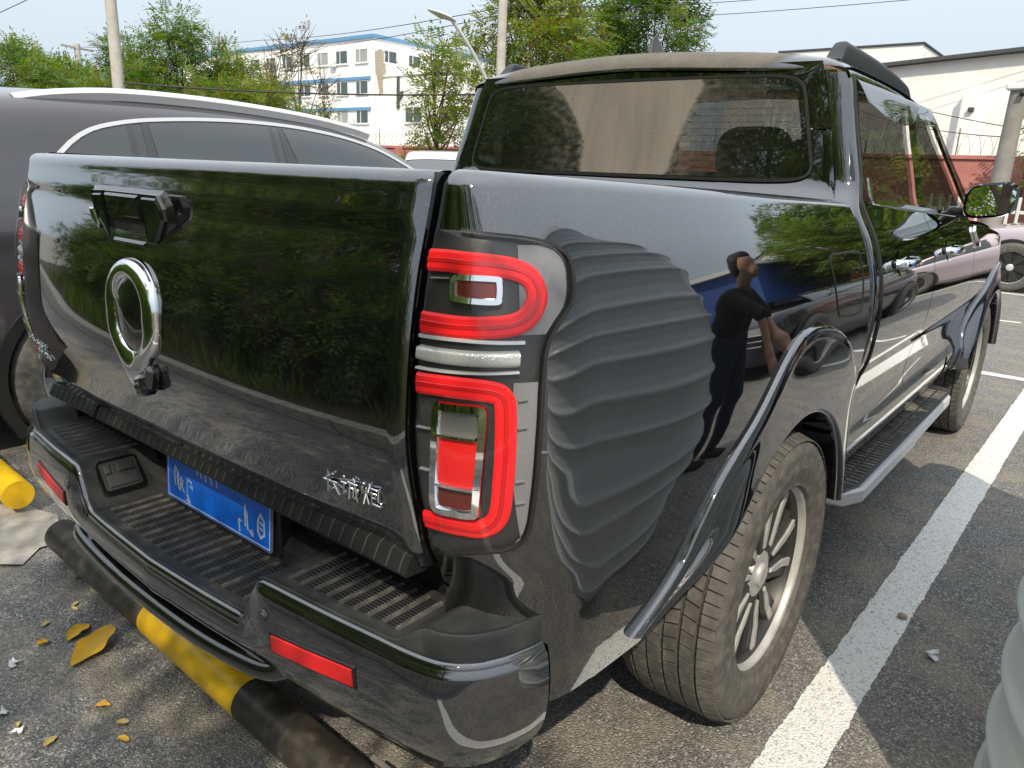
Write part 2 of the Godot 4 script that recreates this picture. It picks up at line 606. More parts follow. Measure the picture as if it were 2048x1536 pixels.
	mat("paper", lin(0.62, 0.64, 0.66), 0.8).cull_mode = BaseMaterial3D.CULL_DISABLED
	# buildings
	m = mat("white_render", Color.WHITE, 0.9)
	m.albedo_texture = ramp_image(seamless(70, 0.02, 512, 5), [[0.0, lin(0.7, 0.685, 0.65)], [0.35, lin(0.82, 0.815, 0.8)], [1.0, lin(0.87, 0.87, 0.86)]], 0.05, 71)
	tri(m, 0.12)
	m = mat("hall_render", Color.WHITE, 0.9)
	m.albedo_texture = ramp_image(seamless(72, 0.02, 512, 5), [[0.0, lin(0.78, 0.77, 0.74)], [0.5, lin(0.84, 0.835, 0.81)], [1.0, lin(0.87, 0.87, 0.85)]], 0.04, 73)
	tri(m, 0.15)
	m = mat("bare_render", Color.WHITE, 0.95)
	m.albedo_texture = ramp_image(seamless(76, 0.05, 256, 4), [[0.0, lin(0.3, 0.25, 0.18)], [1.0, lin(0.46, 0.41, 0.33)]], 0.2, 77)
	tri(m, 0.4)
	mat("blue_band", lin(0.11, 0.27, 0.46), 0.6)
	m = mat("red_wall", Color.WHITE, 0.9)
	m.albedo_texture = ramp_image(seamless(74, 0.02, 512, 5), [[0.0, lin(0.36, 0.14, 0.125)], [0.5, lin(0.46, 0.18, 0.16)], [0.86, lin(0.5, 0.21, 0.19)], [0.93, lin(0.55, 0.42, 0.36)], [1.0, lin(0.6, 0.5, 0.42)]], 0.08, 75)
	tri(m, 0.22)
	mat("window_frame", lin(0.7, 0.7, 0.69), 0.5)
	mat("window_glass", lin(0.05, 0.075, 0.075), 0.04, 0.0, 0.7)
	mat("curtain", lin(0.3, 0.33, 0.32), 0.8)
	mat("roof_dark", lin(0.06, 0.065, 0.07), 0.7)
	m = mat("pole_concrete", Color.WHITE, 0.85)
	m.albedo_texture = ramp_image(soft, [[0.0, lin(0.36, 0.345, 0.31)], [1.0, lin(0.5, 0.48, 0.44)]], 0.15, 81)
	tri(m, 0.5)
	m = mat("post_grey", Color.WHITE, 0.85)
	m.albedo_texture = ramp_image(soft, [[0.0, lin(0.2, 0.19, 0.175)], [1.0, lin(0.3, 0.29, 0.265)]], 0.15, 82)
	tri(m, 0.5)
	mat("lamp_metal", lin(0.55, 0.56, 0.55), 0.4, 0.1)
	mat("cable", lin(0.03, 0.03, 0.03), 0.7)
	mat("fence_white", lin(0.72, 0.72, 0.7), 0.5)
	mat("blue_cladding", lin(0.03, 0.09, 0.32), 0.5)
	m = mat("tank_plastic", lin(0.66, 0.7, 0.71), 0.32)
	m.backlight_enabled = true; m.backlight = Color(0.6, 0.62, 0.63)
	# cars
	for q in [["suv_paint", 0.05, 0.048, 0.056], ["pink_silver", 0.42, 0.36, 0.4], ["white_paint", 0.72, 0.72, 0.7], ["navy_paint", 0.012, 0.014, 0.022]]:
		m = mat(q[0], lin(q[1], q[2], q[3]), 0.3, 0.25)
		m.clearcoat_enabled = true; m.clearcoat = 1.0; m.clearcoat_roughness = 0.02
	# plants
	m = mat("bark", Color.WHITE, 0.9)
	m.albedo_texture = ramp_image(fine, [[0.0, lin(0.05, 0.038, 0.025)], [1.0, lin(0.16, 0.125, 0.09)]], 0.2, 91)
	tri(m, 1.2)
	m = mat("leaves", Color.WHITE, 0.55)
	m.vertex_color_use_as_albedo = true
	m.cull_mode = BaseMaterial3D.CULL_DISABLED
	m.backlight_enabled = true; m.backlight = Color(0.95, 1.0, 0.55)
	# people
	mat("skin", lin(0.42, 0.24, 0.16), 0.55)
	mat("hair", lin(0.012, 0.01, 0.009), 0.6)
	mat("black_cloth", lin(0.012, 0.012, 0.014), 0.9)
	mat("navy_cloth", lin(0.02, 0.03, 0.06), 0.9)
	mat("teal", lin(0.02, 0.25, 0.2), 0.5)

# ---------------------------------------------------------------- pickup truck
# metres; x to the truck's right, -z forward, the rear bumper near z = 0
const AXR := -1.24
const AXF := -4.47
const AY := 0.388
var SB := PackedVector2Array([Vector2(.40, .885), Vector2(.46, .9), Vector2(.52, .912), Vector2(.60, .924), Vector2(.70, .933), Vector2(.80, .943), Vector2(.87, .951), Vector2(.95, .953), Vector2(1.0, .951), Vector2(1.07, .945), Vector2(1.13, .936), Vector2(1.18, .922), Vector2(1.24, .9), Vector2(1.29, .873), Vector2(1.33, .848), Vector2(1.36, .826), Vector2(1.42, .775)])
var SD := PackedVector2Array([Vector2(.42, .86), Vector2(.5, .905), Vector2(.58, .918), Vector2(.64, .906), Vector2(.70, .902), Vector2(.80, .918), Vector2(.87, .94), Vector2(.95, .948), Vector2(1.0, .95), Vector2(1.07, .945), Vector2(1.13, .936), Vector2(1.18, .922), Vector2(1.24, .9), Vector2(1.29, .872), Vector2(1.345, .845), Vector2(1.42, .825), Vector2(1.56, .786), Vector2(1.70, .75), Vector2(1.76, .72)])
var TG := PackedVector2Array([Vector2(.70, -.212), Vector2(.75, -.2), Vector2(.80, -.178), Vector2(.87, -.161), Vector2(.94, -.147), Vector2(1.0, -.141), Vector2(1.05, -.142), Vector2(1.15, -.15), Vector2(1.24, -.164), Vector2(1.34, -.188), Vector2(1.385, -.197), Vector2(1.45, -.205)])

# lower edge of the quarter panel as it rises over the rear wheel
var LIP := PackedVector2Array([Vector2(-1.25, .89), Vector2(-1.17, .88), Vector2(-1.04, .83), Vector2(-.918, .76), Vector2(-.79, .665), Vector2(-.708, .615), Vector2(-.62, .57), Vector2(-.575, .51), Vector2(-.5, .505), Vector2(-.3, .515)])

func ytop(z: float) -> float:
	return 1.385 + 0.0258 * (z + 0.19)

func bed_w(y: float, z: float) -> float:
	var yy := y - (ytop(z) - 1.345) * clampf((y - 0.9) / 0.445, 0, 1)
	return spl(SB, yy) - (0.018 + 0.027 * smoothstep(0.7, 0.95, y)) * smoothstep(-1.0, -0.2, z)

# the bed's outer sheet: a 0..0.5 round the rear corner, 0.5..1 forward to the cab; d sets it back
func bed(a: float, y: float, d := 0.0) -> Vector3:
	var zr := spl(TG, y) - 0.023 - d
	if a < 0.5:
		var s := pow(maxf(sin(a * PI), 0.0), 0.8)
		var c := pow(maxf(cos(a * PI), 0.0), 0.8)
		var z := zr - 0.2 * (1.0 - c)
		return V(0.722 + (bed_w(y, z) - d - 0.722) * s, y, z)
	var z2 := lerpf(zr - 0.2, -1.755, (a - 0.5) * 2.0)
	return V(bed_w(y, z2) - d, y, z2)

func bed_n(a: float, y: float) -> Vector3:
	var e := 0.004
	var n := (bed(minf(a + e, 1.0), y) - bed(maxf(a - e, 0.002), y)).cross(bed(a, y + e) - bed(a, y - e)).normalized()
	return n if n.dot(V(1, 0, 0.6)) > 0 else -n

func on_bed(a: float, y: float, o: float) -> Vector3:
	return bed(a, y) + bed_n(a, y) * o

func door_w(y: float, z: float) -> float:
	return spl(SD, y) - 0.13 * smoothstep(-4.4, -5.3, z)

func tail_z(x: float, y: float) -> float:
	var q := absf(x) / 0.72
	var z := spl(TG, y) + 0.05 * (1.0 - pow(q, 2.6)) * (1.0 - 0.4 * smoothstep(1.2, 1.38, y)) * (0.55 + 0.45 * smoothstep(0.77, 1.0, y))
	z += 0.010 * smoothstep(1.285, 1.325, y) * (1.0 - smoothstep(0.93, 1.0, q))
	z -= 0.012 * smoothstep(0.823, 0.805, y) * smoothstep(0.97, 0.86, q)
	var r := clampf((absf(x) - 0.706) / 0.009, 0, 1)
	return z - 0.009 * (1.0 - sqrt(maxf(0.0, 1.0 - r * r)))

func both(called: String, m: MB, mt: String, parent: Node3D) -> Array:
	return [part(called, m, mt, parent), part(called, m.mirrored(), mt, parent)]

func arch_y(z: float, ax: float, r: float, base: float) -> float:
	var d := absf(z - ax)
	return maxf(base, AY + sqrt(r * r - d * d)) if d < r else base

func build_truck() -> void:
	var tk := thing("pickup_truck", "glossy black double cab pickup truck parked beside the white line", "pickup truck", V(0, 0, -2.6))
	build_bed(tk)
	build_tailgate(tk)
	build_lamps(tk)
	build_bumper(tk)
	build_cab(tk)
	build_doors(tk)
	build_wheels(tk)

func build_bed(tk: Node3D) -> void:
	var b := MB.new()
	var f := func(u: float, v: float) -> Vector3:
		var a := 0.5 * u / 0.38 if u < 0.38 else 0.5 + 0.5 * (u - 0.38) / 0.62
		var z := bed(a, 0.9).z
		var yt := ytop(z)
		var y0 := lerpf(0.60, 0.515, smoothstep(0.25, 0.36, a)) if a < 0.5 else (spl(LIP, z) if z > -1.2 else arch_y(z, AXR, 0.5, 0.5))
		var ye := yt - 0.022
		if v < 0.8:
			return bed(a, lerpf(y0, ye, v / 0.8))
		var q := (v - 0.8) / 0.2
		var r := bed(a, ye)
		if q < 0.7:
			var p := lerpf(deg_to_rad(28.0), PI / 2, q / 0.7)
			r = bed(a, ye, 0.0415 * (cos(deg_to_rad(28.0)) - cos(p)))
			r.y = yt - 0.0415 * (1.0 - sin(p))
			return r
		r = bed(a, ye, 0.0366 + (q - 0.7) / 0.3 * 0.05)
		r.y = yt
		return r
	b.grid(f, 120, 80, V(0.5, 0.9, -1.0))
	b.grid(func(u: float, v: float): return bed(0.001, lerpf(0.6, 1.35, v)) + V(0, 0, -0.07 * u), 2, 30, V(1.0, 1, -0.2))
	both("bed_side", b, "black_paint", tk)
	# inside of the bed
	var i := MB.new()
	i.box(V(0, 0.83, -0.98), V(1.5, 0.04, 1.56), 0.004)
	i.box(V(0, 1.06, -1.735), V(1.5, 0.5, 0.04), 0.004)
	for s in [-1, 1]:
		i.box(V(s * 0.755, 1.08, -0.98), V(0.04, 0.52, 1.5), 0.004)
	part("bed_liner", i, "trim_plastic", tk)
	# flares
	for ax in [AXR, AXF]:
		var fl := MB.new()
		var g := func(u: float, v: float) -> Vector3:
			var ph := lerpf(0.225 if ax == AXR else 0.1, PI - 0.1, u)
			var d := rad_to_deg(ph)
			var r1 := 0.595 + 0.075 * smoothstep(56.0, 88.0, d) - 0.06 * smoothstep(112.0, 160.0, d) + 0.12 * pow(maxf(0.0, (30.0 - d) / 17.0), 2.0) if ax == AXR else 0.575 + 0.05 * smoothstep(60.0, 100.0, d)
			var r0 := 0.448 + (0.2 * pow(maxf(0.0, (45.0 - d) / 30.0), 2.0) if ax == AXR else 0.0)
			var at := func(r: float) -> Vector2: return Vector2(ax + r * cos(ph), AY + r * sin(ph))
			var e: Vector2 = at.call(r1)
			var wb: float = bed_w(e.y, e.x) if ax == AXR else door_w(e.y, e.x)
			var lipx := lerpf(0.972, wb + 0.022, smoothstep(36.0, 15.0, d)) if ax == AXR else 0.972
			var pr := [Vector2(r1 + 0.003, wb - 0.014), Vector2(r1, wb + 0.006), Vector2(r1 - 0.006, wb + 0.013), Vector2(maxf(r1 - 0.026, lerpf(r1, r0, 0.3)), wb + 0.0165), Vector2(maxf(r1 - 0.036, lerpf(r1, r0, 0.36)), wb + 0.0165), Vector2(lerpf(r1, r0, 0.5), lerpf(wb + 0.016, lipx, 0.62)), Vector2(minf(r0 + 0.03, lerpf(r1, r0, 0.75)), lipx), Vector2(minf(r0 + 0.012, lerpf(r1, r0, 0.9)), lipx), Vector2(r0 + 0.002, lipx - 0.008), Vector2(r0, lipx - 0.03), Vector2(r0 + 0.008, 0.86)]
			var q: Vector2 = path(pr, v)
			var w: Vector2 = at.call(q.x)
			return V(q.y, maxf(w.y, 0.47), w.x)
		fl.grid(g, 80, 44, V(0.7, AY, ax))
		both("wheel_arch_flare", fl, "black_paint", tk)
		var li := MB.new()
		li.grid(func(u: float, v: float): return V(lerpf(0.5, 0.9, v), AY + 0.455 * sin(lerpf(0.42 if ax == AXR else 0.1, PI + 0.1, u)), ax + 0.455 * cos(lerpf(0.42 if ax == AXR else 0.1, PI + 0.1, u))), 36, 2, V(0.7, 3.0, ax))
		li.grid(func(u: float, v: float): return V(0.5, AY + 0.455 * v * sin(lerpf(-0.1, PI + 0.1, u)), ax + 0.455 * v * cos(lerpf(-0.1, PI + 0.1, u))), 24, 2, V(0.2, 0.5, ax))
		both("arch_liner", li, "dark", tk)
	# fuel flap: its raised outline and panel
	var ff := MB.new()
	var out := [Vector2(.884, 1.216), Vector2(.962, 1.211), Vector2(.975, 1.19), Vector2(.972, 1.07), Vector2(.955, 1.046), Vector2(.905, 1.056), Vector2(.892, 1.075), Vector2(.876, 1.19), Vector2(.884, 1.216)]
	var P := []
	var N := []
	for p in smooth_path(out, 48):
		P.append(on_bed(p.x, p.y, 0.0005)); N.append(bed_n(p.x, p.y))
	ff.sweep(P, N, [Vector2(-0.0028, 0), Vector2(-0.0028, 0.0012), Vector2(0.0028, 0.0012), Vector2(0.0028, 0)], false)
	part("fuel_flap_gap", ff, "rubber_seal", tk)
	# frame and floor below
	var ch := MB.new()
	ch.box(V(0, 0.52, -2.7), V(1.3, 0.2, 4.9), 0.02)
	ch.box(V(0, 0.7, -2.9), V(1.62, 0.16, 2.3), 0.02)
	part("chassis", ch, "dark", tk)
	var axl := MB.new()
	axl.tube([V(-0.7, AY, AXR), V(0.7, AY, AXR)], 0.05, 12)
	axl.lathe([Vector2(0.0, -0.13), Vector2(0.1, -0.1), Vector2(0.15, 0.0), Vector2(0.1, 0.1), Vector2(0, 0.13)], 20, Transform3D(Basis(V(1, 0, 0), PI / 2), V(0.05, AY, AXR)))
	part("rear_axle", axl, "dark", tk)

func build_tailgate(tk: Node3D) -> void:
	var b := MB.new()
	b.grid(func(u: float, v: float) -> Vector3:
		var x := lerpf(-0.715, 0.715, u)
		var yt := 1.383
		if v < 0.85:
			var y := lerpf(0.762, yt - 0.028, v / 0.85)
			return V(x, y, tail_z(x, y))
		var q := (v - 0.85) / 0.15
		var z := tail_z(x, yt - 0.028)
		if q < 0.7:
			var p := q / 0.7 * PI / 2
			return V(x, yt - 0.028 + 0.028 * sin(p), z - 0.028 * (1.0 - cos(p)))
		return V(x, yt, z - 0.028 - (q - 0.7) / 0.3 * 0.045), 110, 96, V(0, 1.0, -1.0))
	b.grid(func(u: float, v: float): return V(lerpf(-0.7, 0.7, u), lerpf(0.8, 1.383, v), -0.255), 2, 2, V(0, 1, 0))
	var tg := part("tailgate", b, "dusty_black_paint", tk)
	for s in [-1, 1]:
		var e := MB.new()
		e.grid(func(u: float, v: float): return V(s * 0.7152, lerpf(0.762, 1.38, v), tail_z(0.715, lerpf(0.762, 1.38, v)) - 0.06 * u), 2, 20, V(0, 1, -0.2))
		part("tailgate_edge", e, "black_paint", tg)
	# handle: bevelled bezel, flap, recess, lock
	var zf := tail_z(0.0, 1.27)
	var xf := Transform3D(Basis(V(1, 0, 0), 0.10), V(-0.022, 1.272, zf - 0.006))
	var hb := MB.new()
	var oc := PackedVector2Array([Vector2(-.150, .055), Vector2(.135, .055), Vector2(.158, .03), Vector2(.158, -.004), Vector2(.112, -.058), Vector2(-.092, -.058), Vector2(-.128, -.02), Vector2(-.15, .0)])
	hb.prism(oc, 0.0, 0.018, xf, 0.009)
	var hd := part("tailgate_handle", hb, "gloss_black", tg)
	hb = MB.new()
	hb.prism(PackedVector2Array([Vector2(-.082, .048), Vector2(.062, .048), Vector2(.062, -.004), Vector2(-.082, -.004)]), 0.016, 0.028, xf, 0.008)
	part("lift_flap", hb, "gloss_black", hd)
	hb = MB.new()
	hb.prism(PackedVector2Array([Vector2(.066, .048), Vector2(.13, .048), Vector2(.146, .024), Vector2(.146, .002), Vector2(.1, -.05), Vector2(.066, -.05)]), 0.016, 0.027, xf, 0.009)
	part("handle_cheek", hb, "gloss_black", hd)
	hb = MB.new()
	hb.prism(PackedVector2Array([Vector2(-.14, .046), Vector2(-.086, .048), Vector2(-.086, -.05), Vector2(-.118, -.018), Vector2(-.14, .004)]), 0.016, 0.027, xf, 0.009)
	part("handle_cheek", hb, "gloss_black", hd)
	hb = MB.new()
	hb.prism(PackedVector2Array([Vector2(-.08, -.006), Vector2(.06, -.006), Vector2(.06, -.045), Vector2(-.066, -.045)]), 0.0165, 0.0186, xf, 0.0)
	part("handle_recess", hb, "dark", hd)
	hb = MB.new()
	hb.prism(PackedVector2Array([Vector2(-.07, -.042), Vector2(.062, -.042), Vector2(.062, -.054), Vector2(-.078, -.054)]), 0.016, 0.03, xf, 0.005)
	part("handle_lower_lip", hb, "gloss_black", hd)
	hb = MB.new()
	hb.prism(PackedVector2Array([Vector2(-.155, .012), Vector2(-.135, .012), Vector2(-.122, -.018), Vector2(-.13, -.03), Vector2(-.15, -.012)]), 0.013, 0.03, xf, 0.003)
	part("lock_cover", hb, "chrome", hd)
	# emblem ring with a pointed foot
	var rg := MB.new()
	var z0 := tail_z(0, 1.07)
	rg.grid(func(u: float, v: float):
		var th: float = u * TAU
		var dn := wrapf(th - 1.5 * PI, -PI, PI)
		var ro := 0.098 + 0.052 * exp(-pow(dn / 0.36, 2.0)) + 0.012 * absf(sin(th))
		var ri := 0.048 + 0.02 * absf(sin(th))
		var r := lerpf(ri, ro, 0.5 - 0.5 * cos(PI * v))
		var y: float = 1.085 + r * sin(th)
		return V(r * cos(th), y, lerpf(tail_z(0, y), z0, 0.6) - 0.004 + 0.022 * pow(sin(PI * v), 0.7)), 72, 16, V(0, 1.085, -0.3))
	var em := part("emblem_ring", rg, "chrome", tg)
	rg = MB.new()
	rg.lathe([Vector2(0.0, 0.02), Vector2(0.04, 0.017), Vector2(0.058, 0.008)], 32, Transform3D(Basis(V(1, 0, 0), PI / 2).scaled(V(1, 1.3, 1)), V(0, 1.085, z0)))
	part("emblem_centre", rg, "gloss_black", em)
	# rear view camera beside the ring's foot
	var cm := MB.new()
	cm.box(V(0.045, 0.952, tail_z(0, 0.952) + 0.014), V(0.036, 0.044, 0.034), 0.008, Basis(V(0, 0, 1), 0.3))
	cm.box(V(0.075, 0.972, tail_z(0, 0.97) + 0.01), V(0.024, 0.05, 0.024), 0.006, Basis(V(0, 0, 1), -0.35))
	var cam := part("rear_camera", cm, "gloss_black", tg)
	cm = MB.new()
	cm.lathe([Vector2(0, 0.006), Vector2(0.006, 0.005), Vector2(0.010, 0.0)], 16, Transform3D(Basis(V(1, 0, 0), PI / 2), V(0.045, 0.95, tail_z(0, 0.952) + 0.03)))
	part("camera_lens", cm, "car_glass", cam)
	# raised chrome characters
	var ch := [[[.05, .52, .95, .55], [.36, .97, .36, .1], [.36, .1, .56, .24], [.78, .9, .42, .68], [.48, .52, .95, .05]],
		[[.02, .66, .32, .66], [.17, .92, .17, .2], [0, .12, .36, .28], [.42, .74, .98, .74], [.47, .74, .38, .05], [.5, .5, .64, .5], [.64, .5, .6, .14], [.66, .96, .95, .06], [.92, .52, .7, .12], [.82, .97, .92, .86]],
		[[.18, .92, .17, .5], [.17, .5, .02, .05], [.18, .45, .34, .1], [.05, .72, .09, .5], [.32, .75, .26, .55], [.56, .96, .42, .62], [.5, .8, .96, .8], [.96, .8, .92, .34], [.53, .6, .78, .6], [.78, .6, .78, .4], [.53, .4, .78, .4], [.53, .6, .53, .1], [.53, .1, .98, .1], [.98, .1, .98, .26]]]
	for k in 3:
		var cb := MB.new()
		for s in ch[k]:
			stroke(cb, s, V(0.535 + k * 0.044, 0.862, 0), 0.038, 0.044)
		part("badge_character", cb, "chrome", tg)
	# two short lines of small chrome letters at the other end
	var lb := MB.new()
	rng.seed = 12
	for row in 2:
		for k in 7:
			for q in 3:
				var a := rng.randf()
				stroke(lb, [[0.1, 0.1, 0.1, 0.9], [0.1, 0.9, 0.8, 0.9], [0.8, 0.1, 0.8, 0.9], [0.1, 0.5, 0.8, 0.5], [0.1, 0.1, 0.8, 0.1]][(k * 2 + q + row) % 5], V(-0.7 + k * 0.0155 + row * 0.012, 0.892 - row * 0.021, 0), 0.012, 0.016, 0.0028)
	part("small_badge", lb, "chrome", tg)

func stroke(b: MB, s: Array, o: Vector3, w: float, h: float, th := 0.0038) -> void:
	var p := Vector2(o.x + s[0] * w, o.y + s[1] * h)
	var q := Vector2(o.x + s[2] * w, o.y + s[3] * h)
	var d := q - p
	var c := (p + q) / 2
	b.box(V(c.x, c.y, tail_z(c.x, c.y) + 0.003), V(d.length() + th * 0.6, th, 0.005), 0.001, Basis(V(0, 0, 1), d.angle()))

func ribbon_on(b: MB, pts: Array, hw: float, o0: float, o1: float, n := 40, closed := false) -> void:
	var P := []
	var N := []
	for p in smooth_path(pts, n):
		P.append(on_bed(maxf(p.x, 0.004), p.y, o0)); N.append(bed_n(maxf(p.x, 0.004), p.y))
	var t := o1 - o0
	b.sweep(P, N, [Vector2(-hw, 0), Vector2(-hw, t * 0.6), Vector2(-hw * 0.72, t), Vector2(hw * 0.72, t), Vector2(hw, t * 0.6), Vector2(hw, 0)], not closed)

func patch_on(b: MB, a0: float, a1: float, y0: float, y1: float, o: float, n := 8) -> void:
	b.grid(func(u: float, v: float): return on_bed(lerpf(a0, a1, u), lerpf(y0, y1, v), o), n, n, V(0.5, 1.0, -0.6))

func build_lamps(tk: Node3D) -> void:
	var edge := PackedVector2Array([Vector2(0.810, 0.050), Vector2(0.822, 0.090), Vector2(0.832, 0.140), Vector2(0.842, 0.222), Vector2(0.863, 0.273), Vector2(0.921, 0.308), Vector2(0.977, 0.324), Vector2(1.037, 0.332), Vector2(1.100, 0.335), Vector2(1.150, 0.346), Vector2(1.176, 0.377), Vector2(1.202, 0.418), Vector2(1.236, 0.431), Vector2(1.267, 0.419), Vector2(1.283, 0.372), Vector2(1.291, 0.300), Vector2(1.297, 0.170), Vector2(1.302, 0.080)])
	var row := func(v: float) -> float: return 0.812 + 0.489 * (0.5 - 0.5 * cos(PI * v))
	for side in 2:
		var mk := func(m: MB) -> MB: return m if side == 0 else m.mirrored()
		var h := MB.new()
		h.grid(func(u: float, v: float):
			var y: float = row.call(v)
			var k: float = 1.0 - pow(absf(2.0 * u - 1.0), 8.0) 
			return on_bed(lerpf(0.004, spl(edge, y), u), y, 0.002 + 0.003 * k), 30, 60, V(0.6, 1.0, -0.6))
		var lamp := part("taillight", mk.call(h), "lamp_housing", tk)
		# gasket round the outline
		var P := []
		var N := []
		for k in 61:
			var y: float = row.call(k / 60.0)
			P.append(on_bed(spl(edge, y), y, 0.001)); N.append(bed_n(spl(edge, y), y))
		var gk := MB.new()
		gk.sweep(P, N, [Vector2(-0.004, 0), Vector2(-0.003, 0.012), Vector2(0.003, 0.012), Vector2(0.005, 0)], true)
		part("lamp_gasket", mk.call(gk), "rubber_seal", lamp)
		# grey inner field beside the red guides
		h = MB.new()
		h.grid(func(u: float, v: float):
			var y: float = lerpf(1.165, 1.284, v)
			return on_bed(lerpf(0.275, spl(edge, y) - 0.015, u), y, 0.0065), 8, 14, V(0.6, 1.0, -0.6))
		h.grid(func(u: float, v: float):
			var y: float = lerpf(0.85, 1.1, v)
			return on_bed(lerpf(0.258, spl(edge, y) - 0.01, u), y, 0.0065), 6, 14, V(0.6, 1.0, -0.6))
		part("inner_field", mk.call(h), "lamp_grey", lamp)
		# red light guides
		var g := MB.new()
		ribbon_on(g, [Vector2(0.008, 1.259), Vector2(0.060, 1.260), Vector2(0.104, 1.259), Vector2(0.190, 1.257), Vector2(0.260, 1.252), Vector2(0.308, 1.240), Vector2(0.325, 1.217), Vector2(0.305, 1.194), Vector2(0.262, 1.180), Vector2(0.193, 1.175), Vector2(0.114, 1.173), Vector2(0.060, 1.173), Vector2(0.008, 1.173)], 0.0155, 0.0055, 0.013, 70)
		part("red_light_guide", mk.call(g), "red_lens", lamp)
		g = MB.new()
		ribbon_on(g, [Vector2(0.008, 1.085), Vector2(0.069, 1.088), Vector2(0.147, 1.089), Vector2(0.200, 1.087), Vector2(0.229, 1.080), Vector2(0.239, 1.060), Vector2(0.240, 1.006), Vector2(0.231, 0.953), Vector2(0.218, 0.912), Vector2(0.196, 0.888), Vector2(0.156, 0.873), Vector2(0.103, 0.870), Vector2(0.049, 0.867), Vector2(0.008, 0.864)], 0.0155, 0.0055, 0.013, 80)
		part("red_light_guide", mk.call(g), "red_lens", lamp)
		g = MB.new()
		ribbon_on(g, [Vector2(0.008, 1.259), Vector2(0.060, 1.260), Vector2(0.104, 1.259), Vector2(0.190, 1.257), Vector2(0.260, 1.252), Vector2(0.308, 1.240), Vector2(0.325, 1.217), Vector2(0.305, 1.194), Vector2(0.262, 1.180), Vector2(0.193, 1.175), Vector2(0.114, 1.173), Vector2(0.060, 1.173), Vector2(0.008, 1.173)], 0.0035, 0.012, 0.0142, 70)
		part("guide_core", mk.call(g), "red_core", lamp)
		g = MB.new()
		ribbon_on(g, [Vector2(0.008, 1.085), Vector2(0.069, 1.088), Vector2(0.147, 1.089), Vector2(0.200, 1.087), Vector2(0.229, 1.080), Vector2(0.239, 1.060), Vector2(0.240, 1.006), Vector2(0.231, 0.953), Vector2(0.218, 0.912), Vector2(0.196, 0.888), Vector2(0.156, 0.873), Vector2(0.103, 0.870), Vector2(0.049, 0.867), Vector2(0.008, 0.864)], 0.0035, 0.012, 0.0142, 80)
		part("guide_core", mk.call(g), "red_core", lamp)
		# small upper lamp
		g = MB.new()
		ribbon_on(g, [Vector2(0.100, 1.239), Vector2(0.205, 1.238), Vector2(0.216, 1.233), Vector2(0.216, 1.214), Vector2(0.204, 1.208), Vector2(0.103, 1.210), Vector2(0.092, 1.215), Vector2(0.090, 1.234), Vector2(0.100, 1.239)], 0.0055, 0.005, 0.0165, 60, true)
		part("lamp_bezel", mk.call(g), "chrome", lamp)
		g = MB.new()
		patch_on(g, .096, .210, 1.211, 1.236, 0.012)
		part("upper_lamp", mk.call(g), "dark_red_lens", lamp)
		# clear bar
		g = MB.new()
		g.grid(func(u: float, v: float):
			var k: float = sqrt(maxf(0.0, 1.0 - pow(2.0 * v - 1.0, 4.0)))
			return on_bed(lerpf(0.006, 0.271, u), lerpf(1.117 + 0.004 * u, 1.14 + 0.005 * u, v), 0.004 + 0.011 * k), 24, 8, V(0.6, 1.0, -0.6))
		part("clear_turn_lamp", mk.call(g), "clear_lamp", lamp)
		g = MB.new()
		ribbon_on(g, [Vector2(.006, 1.153), Vector2(.1, 1.155), Vector2(.2, 1.155), Vector2(.285, 1.155)], 0.003, 0.005, 0.012, 20)
		ribbon_on(g, [Vector2(.006, 1.107), Vector2(.1, 1.11), Vector2(.2, 1.113), Vector2(.27, 1.115)], 0.002, 0.005, 0.014, 20)
		part("silver_moulding", mk.call(g), "satin_silver", lamp)
		# tall chrome frame with three lenses
		g = MB.new()
		ribbon_on(g, [Vector2(0.070, 1.060), Vector2(0.120, 1.061), Vector2(0.168, 1.061), Vector2(0.182, 1.052), Vector2(0.173, 0.983), Vector2(0.153, 0.910), Vector2(0.137, 0.900), Vector2(0.090, 0.898), Vector2(0.055, 0.897), Vector2(0.045, 0.905), Vector2(0.053, 0.950), Vector2(0.061, 0.994), Vector2(0.064, 1.050), Vector2(0.070, 1.060)], 0.0075, 0.005, 0.0185, 90, true)
		part("lamp_bezel", mk.call(g), "chrome", lamp)
		g = MB.new()
		patch_on(g, .070, .168, 1.021, 1.055, 0.013)
		part("reversing_lamp", mk.call(g), "smoke_lamp", lamp)
		g = MB.new()
		g.grid(func(u: float, v: float): return on_bed(lerpf(lerpf(.058, .07, v), lerpf(.156, .17, v), u), lerpf(.945, 1.017, v), 0.014), 8, 8, V(0.6, 1.0, -0.6))
		part("red_reflector", mk.call(g), "red_reflector", lamp)
		g = MB.new()
		patch_on(g, .052, .150, .904, .941, 0.012)
		part("fog_lamp", mk.call(g), "dark_red_lens", lamp)
		g = MB.new()
		for y in [1.019, .943]:
			ribbon_on(g, [Vector2(.058, y), Vector2(.115, y), Vector2(.166, y)], 0.003, 0.006, 0.02, 8)
		part("lamp_divider", mk.call(g), "chrome", lamp)
		# small moulded ticks in the housing
		g = MB.new()
		for q in [[.02, 1.235, .05], [.012, 1.02, .035], [.014, .955, .035], [.27, 1.075, .025], [.27, 1.035, .025], [.262, .955, .025], [.258, .92, .025]]:
			ribbon_on(g, [Vector2(q[0], q[1]), Vector2(q[0] + q[2] * 0.5, q[1] + 0.001), Vector2(q[0] + q[2], q[1] + 0.002)], 0.0012, 0.006, 0.012, 6)
		part("housing_rib", mk.call(g), "lamp_grey", lamp)
		# clear outer cover
		g = MB.new()
